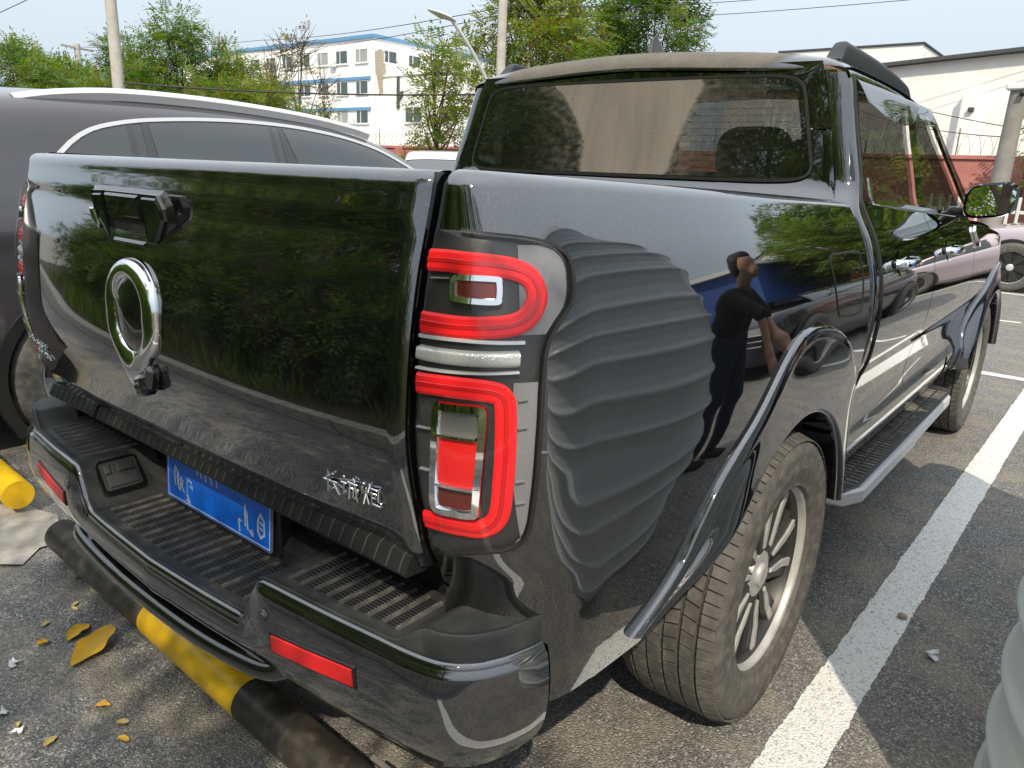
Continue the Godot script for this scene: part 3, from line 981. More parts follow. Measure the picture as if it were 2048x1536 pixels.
		g.grid(func(u: float, v: float):
			var y: float = row.call(v)
			var k: float = 1.0 - pow(absf(2.0 * u - 1.0), 6.0)
			var k2: float = 1.0 - pow(absf(2.0 * v - 1.0), 10.0)
			return on_bed(lerpf(0.004, spl(edge, y) - 0.004, u), y, 0.006 + (0.004 + 0.011 * smoothstep(0.0, 0.3, u)) * pow(k * k2, 0.5)), 40, 70, V(0.6, 1.0, -0.6))
		part("lamp_cover", mk.call(g), "lamp_cover", lamp)

# ---- bumper
var BO := [Vector2(0, -.07), Vector2(.2, -.078), Vector2(.37, -.09), Vector2(.54, -.103), Vector2(.667, -.116), Vector2(.745, -.125), Vector2(.803, -.140), Vector2(.842, -.170), Vector2(.868, -.213), Vector2(.884, -.262), Vector2(.889, -.295)]
var BP := PackedVector2Array([Vector2(.40, -.055), Vector2(.44, -.03), Vector2(.475, -.006), Vector2(.52, .010), Vector2(.58, .014), Vector2(.63, .008), Vector2(.66, 0.0)])

func bump_pt(u: float, o: float) -> Vector3:
	var s := clampf(u, 0.0, 1.0)
	var p: Vector2 = path(BO, s)
	var d: Vector2 = path(BO, minf(s + 0.01, 1.0)) - path(BO, maxf(s - 0.01, 0.0))
	if s < 0.01:
		d = Vector2(1, 0)
	var n := Vector2(-d.y, d.x).normalized()
	p += n * o
	return V(p.x, 0, p.y)

func bump_top(x: float) -> float:
	return 0.557 + 0.098 * smoothstep(0.325, 0.392, absf(x))

func build_bumper(tk: Node3D) -> void:
	var fa := MB.new()
	fa.grid(func(u: float, v: float) -> Vector3:
		var s := absf(2.0 * u - 1.0)
		var q := bump_pt(s, 0.0)
		var yt := bump_top(q.x)
		var yb := 0.475 - 0.037 * smoothstep(0.33, 0.42, q.x)
		var r: Vector3
		if v < 0.82:
			var y := lerpf(yb, yt - 0.012, v / 0.82)
			var k := smoothstep(0.33, 0.42, q.x)
			r = bump_pt(s, lerpf(-0.006 + 0.012 * sin(PI * clampf((y - 0.475) / 0.08, 0, 1)), spl(BP, y), k))
			r.y = y
		else:
			var p := (v - 0.82) / 0.18 * PI / 2
			r = bump_pt(s, -0.012 * (1.0 - cos(p)))
			r.y = yt - 0.012 + 0.012 * sin(p)
		if u < 0.5:
			r.x = -r.x
		return r, 220, 40, V(0, 0.55, -0.3))
	var bp := part("rear_bumper", fa, "dusty_black_paint", tk)
	# returns at both ends of the painted shell
	var en := MB.new()
	en.grid(func(u: float, v: float):
		var y := lerpf(0.44, 0.65, v)
		var r := bump_pt(1.0, spl(BP, y))
		return V(r.x - 0.05 * u, y, r.z - 0.004), 2, 10, V(0.8, 0.55, 0))
	part("bumper_end", en, "black_paint", bp)
	part("bumper_end", en.mirrored(), "black_paint", bp)
	# tread plate of grey plastic, lower in the middle, with raised caps at the corners
	var tp := MB.new()
	tp.grid(func(u: float, v: float) -> Vector3:
		var s := absf(2.0 * u - 1.0)
		var o := bump_pt(s, -0.010)
		var cap := 0.042 * smoothstep(0.70, 0.775, o.x)
		var yt := bump_top(o.x) - 0.001
		var zi := -0.285
		var r: Vector3
		if v < 0.12:
			r = o + V(0, yt + (cap + 0.006) * (v / 0.12), 0)
		elif v < 0.22:
			var p := (v - 0.12) / 0.1
			r = bump_pt(s, -0.010 - 0.014 * p)
			r.y = yt + cap + 0.006 * (1.0 - p * 0.9)
		else:
			var p2 := (v - 0.22) / 0.78
			var a := bump_pt(s, -0.024)
			var inner := V(minf(a.x, 0.86) if a.x > 0.7 else a.x, 0, minf(zi, a.z - 0.01))
			r = a.lerp(inner, p2)
			r.y = yt + cap + 0.0006
		if u < 0.5:
			r.x = -r.x
		return r, 240, 26, V(0, 0.2, -0.2))
	var tr := part("step_pad", tp, "step_plastic", bp)
	# cross ribs with a toothed strip between each pair
	for sec in [[-0.305, 0.305, 0.554, 17], [0.412, 0.705, 0.652, 9], [-0.705, -0.412, 0.652, 9]]:
		var nrib: int = sec[3]
		for k in nrib:
			var x := lerpf(sec[0], sec[1], (k + 0.5) / nrib)
			var z1 := -0.262
			var z2 := path_z(absf(x)) - 0.038
			var y: float = sec[2] + 0.003
			var rib := MB.new()
			rib.sweep([V(x, y, z1), V(x, y, (z1 + z2) / 2), V(x, y, z2)], [Vector3.UP, Vector3.UP, Vector3.UP], [Vector2(-0.0042, 0), Vector2(-0.0022, 0.005), Vector2(0.0022, 0.005), Vector2(0.0042, 0)])
			part("tread_rib", rib, "rib_plastic", tr)
			if k < nrib - 1:
				var x2: float = x + (sec[1] - sec[0]) / nrib / 2
				var te := MB.new()
				var cnt := 15
				for q in cnt:
					te.box(V(x2, y + 0.0006, lerpf(z1 + 0.006, z2 - 0.006, float(q) / (cnt - 1))), V(0.021, 0.004, 0.006), 0.0012)
				part("tread_teeth", te, "trim_plastic", tr)
	# dust dried on the corner caps
	# wall behind the steps
	var bw := MB.new()
	bw.grid(func(u: float, v: float): return V(lerpf(-0.86, 0.86, u), lerpf(0.46, 0.78, v), -0.292), 2, 2, V(0, 0.6, -1))
	part("recess_wall", bw, "trim_plastic", bp)
	# ribbed sill strip below the tailgate
	var ss := MB.new()
	var prof := [Vector2(-0.215, 0.778), Vector2(-0.188, 0.779), Vector2(-0.176, 0.774), Vector2(-0.163, 0.748), Vector2(-0.166, 0.742), Vector2(-0.215, 0.738)]
	var sill := func(x0: float, x1: float, dy: float, dz: float, nr: int) -> void:
		var sb := MB.new()
		var P := [V(x0, 0, 0), V(x1, 0, 0)]
		var pr := []
		for p in prof:
			pr.append(Vector2(p.x + dz, p.y + dy))
		sb.sweep(P, [Vector3.UP, Vector3.UP], pr)
		var sp := part("sill_strip", sb, "trim_plastic", bp)
		for k in nr:
			var x := lerpf(x0, x1, (k + 0.5) / nr)
			var rb := MB.new()
			rb.sweep([V(x, 0.7795 + dy, -0.189 + dz), V(x, 0.7745 + dy, -0.1757 + dz), V(x, 0.749 + dy, -0.163 + dz)], [V(0, 1, 0.3), V(0, 1, 0.8), V(0, 0.4, 1)], [Vector2(-0.0014, -0.001), Vector2(-0.001, 0.0013), Vector2(0.001, 0.0013), Vector2(0.0014, -0.001)])
			part("sill_rib", rb, "grey_plastic", sp)
	sill.call(-0.70, -0.43, 0.008, 0.0, 9)
	sill.call(-0.428, 0.428, 0.004, -0.004, 30)
	sill.call(0.43, 0.70, 0.008, 0.0, 9)
	# number plate in its recess
	var np := MB.new()
	var px := Transform3D(Basis(V(1, 0, 0), -0.06), V(0, 0.655, -0.238))
	np.box(V(0, 0.655, -0.262), V(0.47, 0.16, 0.036), 0.004)
	var ho := part("plate_holder", np, "trim_plastic", bp)
	np = MB.new()
	np.prism(round_rect(0.44, 0.14, 0.008), -0.0015, 0.0015, px, 0.0004)
	var pp := part("number_plate", np, "galvanised", tk, "blue number plate with smudged white marks")
	np = MB.new()
	np.grid(func(u: float, v: float): return px * V((u - 0.5) * 0.434, (0.5 - v) * 0.134, 0.0022), 12, 6, V(0, 0.65, -1))
	part("plate_face", np, "plate_print", pp)
	# red reflectors
	for s in [1, -1]:
		var rr := MB.new()
		var P := []
		var N := []
		for k in 9:
			var x := lerpf(0.445, 0.645, k / 8.0)
			var z := path_z(x) + spl(BP, 0.565)
			P.append(V(x, 0.556 + 0.018 * (k / 8.0), z - 0.002)); N.append(V(0.12, 0, 1).normalized())
		rr.sweep(P, N, [Vector2(-0.0165, 0), Vector2(-0.015, 0.007), Vector2(0.015, 0.007), Vector2(0.0165, 0)])
		var fr := MB.new()
		var P2 := P.duplicate()
		P2[0] = P[0] - (P[1] - P[0]) * 0.25; P2[8] = P[8] + (P[8] - P[7]) * 0.25
		fr.sweep(P2, N, [Vector2(-0.022, 0), Vector2(-0.02, 0.004), Vector2(0.02, 0.004), Vector2(0.022, 0)])
		var fp := part("reflector_frame", fr if s == 1 else fr.mirrored(), "trim_plastic", bp)
		part("red_reflector", rr if s == 1 else rr.mirrored(), "red_reflector", fp)
		# parking sensor
		var se := MB.new()
		se.lathe([Vector2(0.0, 0.0035), Vector2(0.010, 0.003), Vector2(0.0105, 0.001), Vector2(0.0125, 0.001), Vector2(0.013, -0.004)], 24, Transform3D(Basis(V(1, 0, 0), PI / 2), V(s * 0.418, 0.598, path_z(0.418) + spl(BP, 0.6) + 0.001)), false)
		part("parking_sensor", se, "gloss_black", bp)
	# satin lower bar
	var lb := MB.new()
	lb.tube(smooth_path([V(-0.47, 0.462, -0.13), V(-0.42, 0.448, -0.105), V(-0.2, 0.445, -0.085), V(0, 0.445, -0.08), V(0.2, 0.445, -0.085), V(0.37, 0.455, -0.10), V(0.42, 0.47, -0.115), V(0.445, 0.486, -0.125)], 40), 0.02, 12)
	part("lower_bar", lb, "gloss_black", bp)
	var us := MB.new()
	us.box(V(0, 0.462, -0.2), V(0.8, 0.03, 0.18), 0.01)
	part("bumper_underside", us, "trim_plastic", bp)
	# trailer socket in the slope at the other side
	var B := Basis(V(0, 0, 1), -0.95) * Basis(V(1, 0, 0), -PI / 2)
	var sx := Transform3D(B, V(-0.362, 0.612, -0.185))
	var so := MB.new()
	so.prism(round_rect(0.092, 0.108, 0.014), -0.012, 0.006, sx, 0.003)
	var sk := part("trailer_socket", so, "gloss_black", bp)
	so = MB.new()
	so.prism(round_rect(0.074, 0.09, 0.008), 0.004, 0.0075, sx, 0.001)
	part("socket_recess", so, "dark", sk)
	so = MB.new()
	so.prism(PackedVector2Array([Vector2(.0, .038), Vector2(.03, .038), Vector2(.03, -.036), Vector2(.0, -.036)]), 0.006, 0.011, sx, 0.002)
	so.prism(PackedVector2Array([Vector2(-.03, .034), Vector2(-.006, .034), Vector2(-.006, -.006), Vector2(-.03, -.006)]), 0.006, 0.012, sx, 0.002)
	so.prism(PackedVector2Array([Vector2(-.03, -.022), Vector2(-.006, -.022), Vector2(-.006, -.036), Vector2(-.03, -.036)]), 0.006, 0.012, sx, 0.002)
	part("socket_plate", so, "grey_plastic", sk)

func path_z(x: float) -> float:
	for k in BO.size() - 1:
		if x <= BO[k + 1].x:
			return lerpf(BO[k].y, BO[k + 1].y, (x - BO[k].x) / (BO[k + 1].x - BO[k].x))
	return BO[-1].y

# ---- cab
func belt(z: float) -> float:
	return 1.345 + 0.045 * (z + 1.9)

func cab_zb(y: float) -> float:
	return -1.79 - 0.06 * smoothstep(1.30, 1.40, y) - 0.14 * maxf(0.0, y - 1.39)

func cab_face(x: float, y: float) -> float:
	return cab_zb(y) + 0.035 * (1.0 - pow(minf(absf(x) / 0.76, 1.0), 2.0))

func door_edge(y: float) -> float:
	return minf(-1.885, cab_zb(y) - 0.056)

func pillar_a(y: float) -> float:
	return lerpf(-3.74, -2.98, clampf((y - 1.27) / 0.44, 0, 1))

func sidep(y: float, z: float, o: float) -> Vector3:
	return V(door_w(y, z) + o, y, z)

func patch(b: MB, z0: Callable, z1: Callable, y0: Callable, y1: Callable, o: float, nu := 10, nv := 14) -> void:
	b.grid(func(u: float, v: float):
		var ya: float = lerpf(y0.call(0.0), y0.call(1.0), u)
		var yb: float = lerpf(y1.call(0.0), y1.call(1.0), u)
		var y := lerpf(ya, yb, v)
		return sidep(y, lerpf(z0.call(y), z1.call(y), u), o), nu, nv, V(0.3, 1.1, -2.6))

func K(x: float) -> Callable:
	return func(_y): return x

func window_outline(u: float, k: float, grow: float) -> Vector2:
	var th := u * TAU
	var c := cos(th)
	var s := sin(th)
	var y := 1.549 + (0.157 + grow) * signf(s) * pow(absf(s), k)
	return Vector2((0.703 - 0.27 * (y - 1.395) + grow) * signf(c) * pow(absf(c), k), y)

func build_cab(tk: Node3D) -> void:
	var b := MB.new()
	b.grid(func(u: float, v: float) -> Vector3:
		var y := lerpf(0.62, 1.712, v)
		var w := door_w(y, -1.9)
		var zb := cab_zb(y)
		if u < 0.65:
			var a := u / 0.65 * PI / 2
			return V(w - 0.075 + 0.075 * pow(sin(a), 0.8), y, zb - 0.045 * (1.0 - pow(maxf(cos(a), 0.0), 0.8)))
		return V(w, y, lerpf(zb - 0.045, door_edge(y) + 0.003, (u - 0.65) / 0.35)), 24, 60, V(0.4, 1.1, -2.6))
	both("rear_pillar", b, "black_paint", tk)
	# panel round the rear window
	b = MB.new()
	b.grid(func(u: float, v: float):
		var p := window_outline(u, 0.2, 0.004)
		var q := window_outline(u, 0.09, 0.095)
		q.y = clampf(q.y, 1.33, 1.745)
		q.x = signf(q.x) * minf(absf(q.x), door_w(q.y, -1.9) - 0.058)
		var r := p.lerp(q, v)
		return V(r.x, r.y, cab_face(r.x, r.y) - 0.004 * (1.0 - v)), 120, 5, V(0, 1.5, -3))
	b.grid(func(u: float, v: float): return V(lerpf(-0.78, 0.78, u), lerpf(0.62, 1.345, v), cab_face(lerpf(-0.78, 0.78, u), lerpf(0.62, 1.345, v))), 20, 12, V(0, 1.0, -3))
	for s in [-1.0, 1.0]:
		b.grid(func(u: float, v: float):
			var y := lerpf(1.335, 1.72, v)
			var x: float = s * (door_w(y, -1.9) - lerpf(0.115, 0.03, u))
			return V(x, y, cab_face(x, y) - 0.012), 3, 16, V(0, 1.5, -3))
	part("cab_back_panel", b, "black_paint", tk)
	# rear window: glass, frit, heater wires and the dried dust
	b = MB.new()
	b.grid(func(u: float, v: float):
		var p := window_outline(u, 0.2, 0.0)
		var r := Vector2(0, 1.549).lerp(p, v)
		return V(r.x, r.y, cab_face(r.x, r.y) + 0.001), 120, 16, V(0, 1.5, -3))
	var rw := part("rear_window", b, "tinted_glass", tk)
	b = MB.new()
	b.grid(func(u: float, v: float):
		var r := window_outline(u, 0.2, 0.0).lerp(window_outline(u, 0.2, -0.02), v)
		return V(r.x, r.y, cab_face(r.x, r.y) - 0.003), 120, 1, V(0, 1.5, -3))
	part("window_border", b, "gloss_black", rw)
	b = MB.new()
	var sl := []
	var sn := []
	for k in 121:
		var r := window_outline(k / 120.0, 0.2, 0.003)
		sl.append(V(r.x, r.y, cab_face(r.x, r.y) - 0.001)); sn.append(V(0, 0, 1))
	b.sweep(sl, sn, [Vector2(-0.005, 0), Vector2(-0.004, 0.005), Vector2(0.004, 0.005), Vector2(0.005, 0)], false)
	part("window_seal", b, "rubber_seal", rw)
	for k in 13:
		var y := 1.425 + k * 0.0205
		var w := MB.new()
		var pts := []
		for i in 25:
			var x := lerpf(-0.655, 0.655, i / 24.0) * (1.0 - 0.38 * (y - 1.395))
			pts.append(V(x, y, cab_face(x, y) - 0.002))
		w.tube(pts, 0.0007, 4, false)
		part("heater_wire", w, "defroster", rw)
	var di := Image.create(512, 256, false, Image.FORMAT_RGBA8)
	var st := noise(8, 0.03, 3)
	var gr := noise(9, 0.3, 2)
	rng.seed = 31
	for y in 256:
		for x in 512:
			var fx := x / 511.0 - 0.5
			var fy := y / 255.0
			# wiped arcs at both sides, their edges bowed inwards
			var le := -0.30 + 0.19 * sqrt(clampf(fy * 1.5 + 0.02, 0, 1)) + 0.005 * st.get_noise_2d(y * 2.0, 3.0)
			var re := 0.272 - 0.17 * fy + 0.072 * fy * fy + 0.005 * st.get_noise_2d(y * 2.0, 90.0)
			var inside := clampf((fx - le) * 60, 0, 1) * clampf((re - fx) * 60, 0, 1)
			var run := 0.5 + 0.35 * st.get_noise_2d(x * 0.55, fy * 16.0) + 0.3 * minf(0.0, st.get_noise_2d(x * 2.2 + 5.0 * sin(fy * 4.0 + x * 0.05), 200.0 + fy * 9.0))
			var a := inside * (0.6 + 0.42 * run + 0.3 * gr.get_noise_2d(x * 2.0, y * 2.0))
			if inside < 0.9:
				var cx := -0.36 if fx < 0 else 0.36
				var rr := Vector2((fx - cx) * 1.9, (fy - 0.75) * 0.8).length()
				var swirl := clampf(0.5 + 1.1 * st.get_noise_2d(rr * 520.0, 40.0 + (fy - 0.5) * 46.0), 0, 1)
				var near := exp(-absf((le - fx) if fx < 0.0 else (fx - re)) * 11.0)
				a = maxf(a, (0.35 + 0.65 * swirl) * near * 0.5 * (0.6 + 0.6 * gr.get_noise_2d(x * 0.15, y * 0.15)))
			a *= 0.93 + 0.14 * rng.randf()
			di.set_pixel(x, y, Color(0.5, 0.48, 0.445, clampf(a, 0, 0.97)))
	var m := mat("window_dust", Color.WHITE, 0.95, 0.0, 0.2)
	m.albedo_texture = tex(di)
	m.transparency = BaseMaterial3D.TRANSPARENCY_ALPHA
	m.texture_repeat = false
	b = MB.new()
	b.grid(func(u: float, v: float):
		var y := lerpf(1.703, 1.397, v)
		var hw := 0.698 - 0.27 * (y - 1.395)
		var e := clampf(minf(v, 1.0 - v) / 0.16, 0, 1)
		hw -= 0.045 * (1.0 - sqrt(1.0 - (1.0 - e) * (1.0 - e)))
		var x := lerpf(-hw, hw, u)
		return V(x, y, cab_face(x, y) + 0.0025), 40, 24, V(0, 1.5, -3))
	part("dried_dust", b, "window_dust", rw)
	# roof
	var sec := [Vector2(-.750, 1.698), Vector2(-.740, 1.725), Vector2(-.705, 1.750), Vector2(-.64, 1.767), Vector2(-.4, 1.789), Vector2(0, 1.805), Vector2(.4, 1.789), Vector2(.64, 1.767), Vector2(.705, 1.750), Vector2(.740, 1.725), Vector2(.750, 1.698)]
	var roof := func(u: float, v: float) -> Vector3:
		var p: Vector2 = path(sec, u)
		var q := pow(absf(p.x) / 0.75, 3.0)
		var zr := -1.852 - 0.062 * q
		if v < 0.28:
			var a := v / 0.28 * PI / 2
			return V(p.x, p.y - 0.066 * (1.0 - sin(a)) * (1.0 - pow(q, 2.0)), zr - 0.085 * (1.0 - cos(a)))
		var w := (v - 0.28) / 0.72
		return V(p.x, p.y - 0.05 * w * w * w, lerpf(zr - 0.085, -3.03, w))
	b = MB.new()
	b.grid(roof, 60, 40, V(0, 1.4, -2.5))
	var rf := part("roof", b, "black_paint", tk)
	for s in [0.118, 0.882]:
		b = MB.new()
		var P := []
		var N := []
		for k in 41:
			P.append(roof.call(s, k / 40.0)); N.append(V(0, 1, 0.8 * maxf(0.0, 1.0 - k / 8.0)).normalized())
		b.sweep(P, N, [Vector2(-0.010, 0.0004), Vector2(-0.008, 0.0018), Vector2(0.008, 0.0018), Vector2(0.010, 0.0004)], false)
		part("roof_seam", b, "trim_plastic", rf)
	# dust lying along the roof's rear lip, wiped off at the ends
	di = Image.create(512, 64, false, Image.FORMAT_RGBA8)
	for y in 64:
		for x in 512:
			var fx := x / 511.0
			var fy := y / 63.0
			var k := clampf((fx - 0.10 - 0.05 * fy) * 12, 0, 1) * clampf((0.93 - 0.12 * fy - fx) * 22, 0, 1)
			var a := k * (0.74 + 0.22 * st.get_noise_2d(x * 1.2, y * 1.2) + 0.25 * gr.get_noise_2d(x * 3.0, y * 3.0))
			di.set_pixel(x, y, Color(0.47, 0.45, 0.42, clampf(a, 0, 0.95)))
	m = mat("roof_dust", Color.WHITE, 0.95, 0.0, 0.2)
	m.albedo_texture = tex(di)
	m.transparency = BaseMaterial3D.TRANSPARENCY_ALPHA
	m.texture_repeat = false
	b = MB.new()
	b.grid(func(u: float, v: float):
		var p: Vector3 = roof.call(lerpf(0.26, 0.74, u), lerpf(0.5, 0.02, v))
		return p + V(0, 0.0015, 0.002), 30, 20, V(0, 1.4, -2.5))
	part("roof_dust", b, "roof_dust", rf)
	# roof rails
	b = MB.new()
	b.grid(func(u: float, v: float):
		var z := lerpf(-1.975, -3.06, v)
		var top := 0.062 * smoothstep(0.0, 0.075, v) * smoothstep(0.0, 0.1, 1.0 - v)
		var yb := 1.757 - 0.05 * v * v * v
		var a := u * TAU
		var hw := 0.019 + 0.008 * (1.0 - smoothstep(0.0, 0.12, minf(v, 1.0 - v)))
		var y := yb + (0.5 + 0.5 * signf(sin(a)) * pow(absf(sin(a)), 0.5)) * (top + 0.016) - 0.012
		return V(0.668 - 0.012 * v + hw * signf(cos(a)) * pow(absf(cos(a)), 0.5), y, z), 28, 50, V(0.66, 1.78, -2.5))
	both("roof_rail", b, "trim_plastic", tk)
	# fin aerial
	b = MB.new()
	b.grid(func(u: float, v: float):
		var h := 0.085 * (1.0 - v)
		var zc := -2.06 - 0.07 * v
		var l := lerpf(0.09, 0.012, sqrt(1.0 - v)) if false else 0.012 + 0.085 * pow(v, 0.8)
		var w := 0.006 + 0.026 * pow(v, 1.4)
		var a: float = u * TAU
		return V(w * cos(a), 1.797 + h, zc + (l if sin(a) < 0 else l * 0.7) * sin(a) * -1.0 + 0.02 * v), 24, 14, V(0, 1.8, -2.1))
	part("fin_aerial", b, "grey_plastic", tk)
	# windscreen
	b = MB.new()
	b.grid(func(u: float, v: float):
		var y := lerpf(1.27, 1.725, v)
		var hw := door_w(y, -3.0) - 0.03
		var x := lerpf(-hw, hw, u)
		return V(x, y + 0.02 * (1.0 - pow(x / hw, 2.0)) * v, pillar_a(y) - 0.06 * (1.0 - pow(x / hw, 2.0))), 20, 12, V(0, 1.2, -2.5))
	part("windscreen", b, "clear_glass", tk)
	# seats and dashboard seen through the rear window
	var seat := func(x: float, z: float, mt: String, wide: float) -> void:
		var q := MB.new()
		q.grid(func(u: float, v: float):
			var a: float = u * TAU
			var y := lerpf(0.75, 1.37, v)
			var k := sqrt(maxf(0.0, 1.0 - pow(v, 10.0)))
			return V(x + wide * k * signf(cos(a)) * pow(absf(cos(a)), 0.5), y, z + 0.12 * (1.0 - v) * -1.0 + 0.08 * k * signf(sin(a)) * pow(absf(sin(a)), 0.5) + 0.05 * v), 24, 12, V(x, 1.0, z))
		var s := part("seat_back", q, mt, tk)
		q = MB.new()
		q.grid(func(u: float, v: float):
			var a: float = u * TAU
			var ph: float = (v - 0.5) * PI
			return V(x + 0.135 * pow(maxf(cos(ph), 0.0), 0.5) * signf(cos(a)) * pow(absf(cos(a)), 0.7), 1.475 + 0.095 * signf(sin(ph)) * pow(absf(sin(ph)), 0.8), z + 0.06 + 0.05 * pow(maxf(cos(ph), 0.0), 0.5) * sin(a)), 20, 12, V(x, 1.475, z + 0.06))
		part("headrest", q, mt, s)
	for x in [-0.42, 0.0, 0.42]:
		seat.call(x, -2.12, "seat_black", 0.22)
	for x in [-0.38, 0.38]:
		seat.call(x, -2.85, "seat_black", 0.25)
	b = MB.new()
	b.box(V(0, 1.12, -3.45), V(1.5, 0.22, 0.4), 0.05)
	part("dashboard", b, "seat_black", tk)
	b = MB.new()
	b.box(V(0.42, 1.33, -2.55), V(0.12, 0.15, 0.1), 0.01)
	part("tan_box", b, "seat_tan", tk)
	b = MB.new()
	b.box(V(0, 0.66, -2.7), V(1.6, 0.06, 1.7), 0.01)
	part("cabin_floor", b, "seat_black", tk)

func build_doors(tk: Node3D) -> void:
	for s in 2:
		var mk := func(m: MB) -> MB: return m if s == 0 else m.mirrored()
		var b := MB.new()
		patch(b, func(y: float): return door_edge(y) - 0.004, K(-2.664), K(0.60), func(u): return belt(-1.9 - 0.76 * u), 0.0, 30, 60)
		var rd := part("rear_door", mk.call(b), "black_paint", tk)
		b = MB.new()
		patch(b, K(-2.671), K(-3.57), K(0.60), func(u): return belt(-2.67 - 0.9 * u), 0.0, 30, 60)
		var fd := part("front_door", mk.call(b), "black_paint", tk)
		# dark jamb behind the gaps
		b = MB.new()
		patch(b, K(-1.82), K(-3.7), K(0.6), func(u): return belt(-1.9 - 1.7 * u) - 0.01, -0.025, 30, 30)
		part("door_jamb", mk.call(b), "rubber_seal", tk)
		# upper frames
		b = MB.new()
		patch(b, func(y: float): return door_edge(y) - 0.004, func(y: float): return door_edge(y) - 0.03, K(1.34), K(1.70), 0.0, 4, 20)
		patch(b, K(-1.95), K(-2.7), K(1.668), K(1.70), 0.0, 10, 4)
		part("window_frame", mk.call(b), "gloss_black", rd)
		b = MB.new()
		patch(b, K(-2.7), K(-3.02), K(1.668), K(1.70), 0.0, 10, 4)
		b.grid(func(u: float, v: float):
			var y := lerpf(1.27, 1.70, v)
			return sidep(y, pillar_a(y) + lerpf(0.075, -0.03, u), 0.001), 4, 16, V(0.2, 1.3, -3))
		part("window_frame", mk.call(b), "gloss_black", fd)
		b = MB.new()
		patch(b, K(-2.615), K(-2.735), func(u): return belt(-2.67), K(1.67), 0.002, 6, 14)
		part("middle_pillar", mk.call(b), "gloss_black", tk)
		# windows
		b = MB.new()
		patch(b, func(y: float): return door_edge(y) - 0.024, K(-2.62), func(u): return belt(-1.95 - 0.67 * u), K(1.672), -0.009, 16, 16)
		part("door_window", mk.call(b), "tinted_glass", rd)
		b = MB.new()
		patch(b, K(-2.73), func(y: float): return pillar_a(y) + 0.07, func(u): return belt(-2.73 - 0.85 * u), K(1.672), -0.009, 16, 16)
		part("door_window", mk.call(b), "tinted_glass", fd)
		# seal along the rear door's edge
		b = MB.new()
		var P := []
		var N := []
		for k in 41:
			var y := lerpf(0.62, 1.70, k / 40.0)
			P.append(sidep(y, door_edge(y) + 0.006, -0.001)); N.append(V(1, 0, 0.2))
		b.sweep(P, N, [Vector2(-0.007, 0), Vector2(-0.005, 0.006), Vector2(0.005, 0.006), Vector2(0.007, 0)], true)
		part("door_seal", mk.call(b), "rubber_seal", rd)
		# bright strip below the windows
		b = MB.new()
		P = []
		N = []
		P.append(sidep(belt(-1.96) + 0.07, -1.968, 0.003)); N.append(V(1, 0, 0))
		P.append(sidep(belt(-1.96) + 0.02, -1.976, 0.003)); N.append(V(1, 0.1, 0))
		for k in 21:
			var z := lerpf(-1.995, -3.34, k / 20.0)
			P.append(sidep(belt(z), z, 0.003)); N.append(V(1, 0.3, 0).normalized())
		b.sweep(P, N, [Vector2(-0.010, 0), Vector2(-0.007, 0.005), Vector2(0.007, 0.005), Vector2(0.010, 0)], true)
		part("bright_strip", mk.call(b), "chrome", tk)
		# wind deflectors over the windows
		for w in 2:
			b = MB.new()
			b.grid(func(u: float, v: float):
				var z: float = lerpf(-1.955, -2.665, u) if w == 0 else lerpf(-2.69, -3.60, u)
				var top: float = 1.703 if w == 0 else minf(1.703, 1.27 + (z + 3.74) / 0.76 * 0.44 + 0.012)
				var drop: float = (0.075 + 0.035 * sin(PI * clampf((u - 0.06) * 1.05, 0, 1))) * smoothstep(-0.15, 0.2, 1.0 - u) if w == 0 else (0.085 + 0.015 * sin(u * 3.0)) * (1.0 - 0.5 * u)
				var y := top - drop * v
				return sidep(y, z, 0.003 + 0.030 * pow(v, 0.7)), 40, 10, V(0.3, 1.4, -2.6))
			part("wind_deflector", mk.call(b), "visor_smoke", rd if w == 0 else fd)
		# handles
		for z in [-2.155, -2.965]:
			b = MB.new()
			b.grid(func(u: float, v: float):
				var a: float = u * TAU
				var y := 1.15 + 0.042 * sin(a) * v
				var zz: float = z + 0.01 + 0.055 * cos(a) * v
				return sidep(y, zz, 0.0015 - 0.016 * pow(1.0 - v, 2.0) * 0.0 + 0.001), 28, 4, V(0.3, 1.15, z))
			var hp := part("handle_cup", mk.call(b), "chrome", rd if z > -2.5 else fd)
			b = MB.new()
			var hpts := []
			var hn := []
			for p in [[0.10, 0.004], [0.085, 0.03], [0.04, 0.042], [-0.04, 0.042], [-0.085, 0.03], [-0.1, 0.004]]:
				hpts.append(sidep(1.153, z + p[0], p[1])); hn.append(V(1, 0.2, 0))
			b.sweep(smooth_path(hpts, 20), smooth_path(hn, 20), [Vector2(-0.014, -0.005), Vector2(-0.015, 0.003), Vector2(-0.008, 0.009), Vector2(0.008, 0.009), Vector2(0.015, 0.003), Vector2(0.014, -0.005)], true, true, true)
			part("door_handle", mk.call(b), "chrome", hp)
		# sill below the doors
		b = MB.new()
		patch(b, K(-1.86), K(-3.9), K(0.44), K(0.597), -0.004, 20, 8)
		part("rocker_panel", mk.call(b), "black_paint", tk)
		# front wing
		b = MB.new()
		b.grid(func(u: float, v: float):
			var z := lerpf(-3.577, -5.22, u)
			var y0 := arch_y(z, AXF, 0.5, 0.5)
			var y1 := 1.245 - 0.11 * smoothstep(-3.6, -5.2, z)
			if v < 0.85:
				var y := lerpf(y0, y1 - 0.04, v / 0.85)
				return sidep(y, z, 0.0)
			var a := (v - 0.85) / 0.15 * PI / 2
			return sidep(y1 - 0.04, z, 0.0) + V(-0.06 * (1.0 - cos(a)), 0.04 * sin(a), 0), 50, 36, V(0.3, 0.8, -4.4))
		var fw := part("front_wing", mk.call(b), "black_paint", tk)
		b = MB.new()
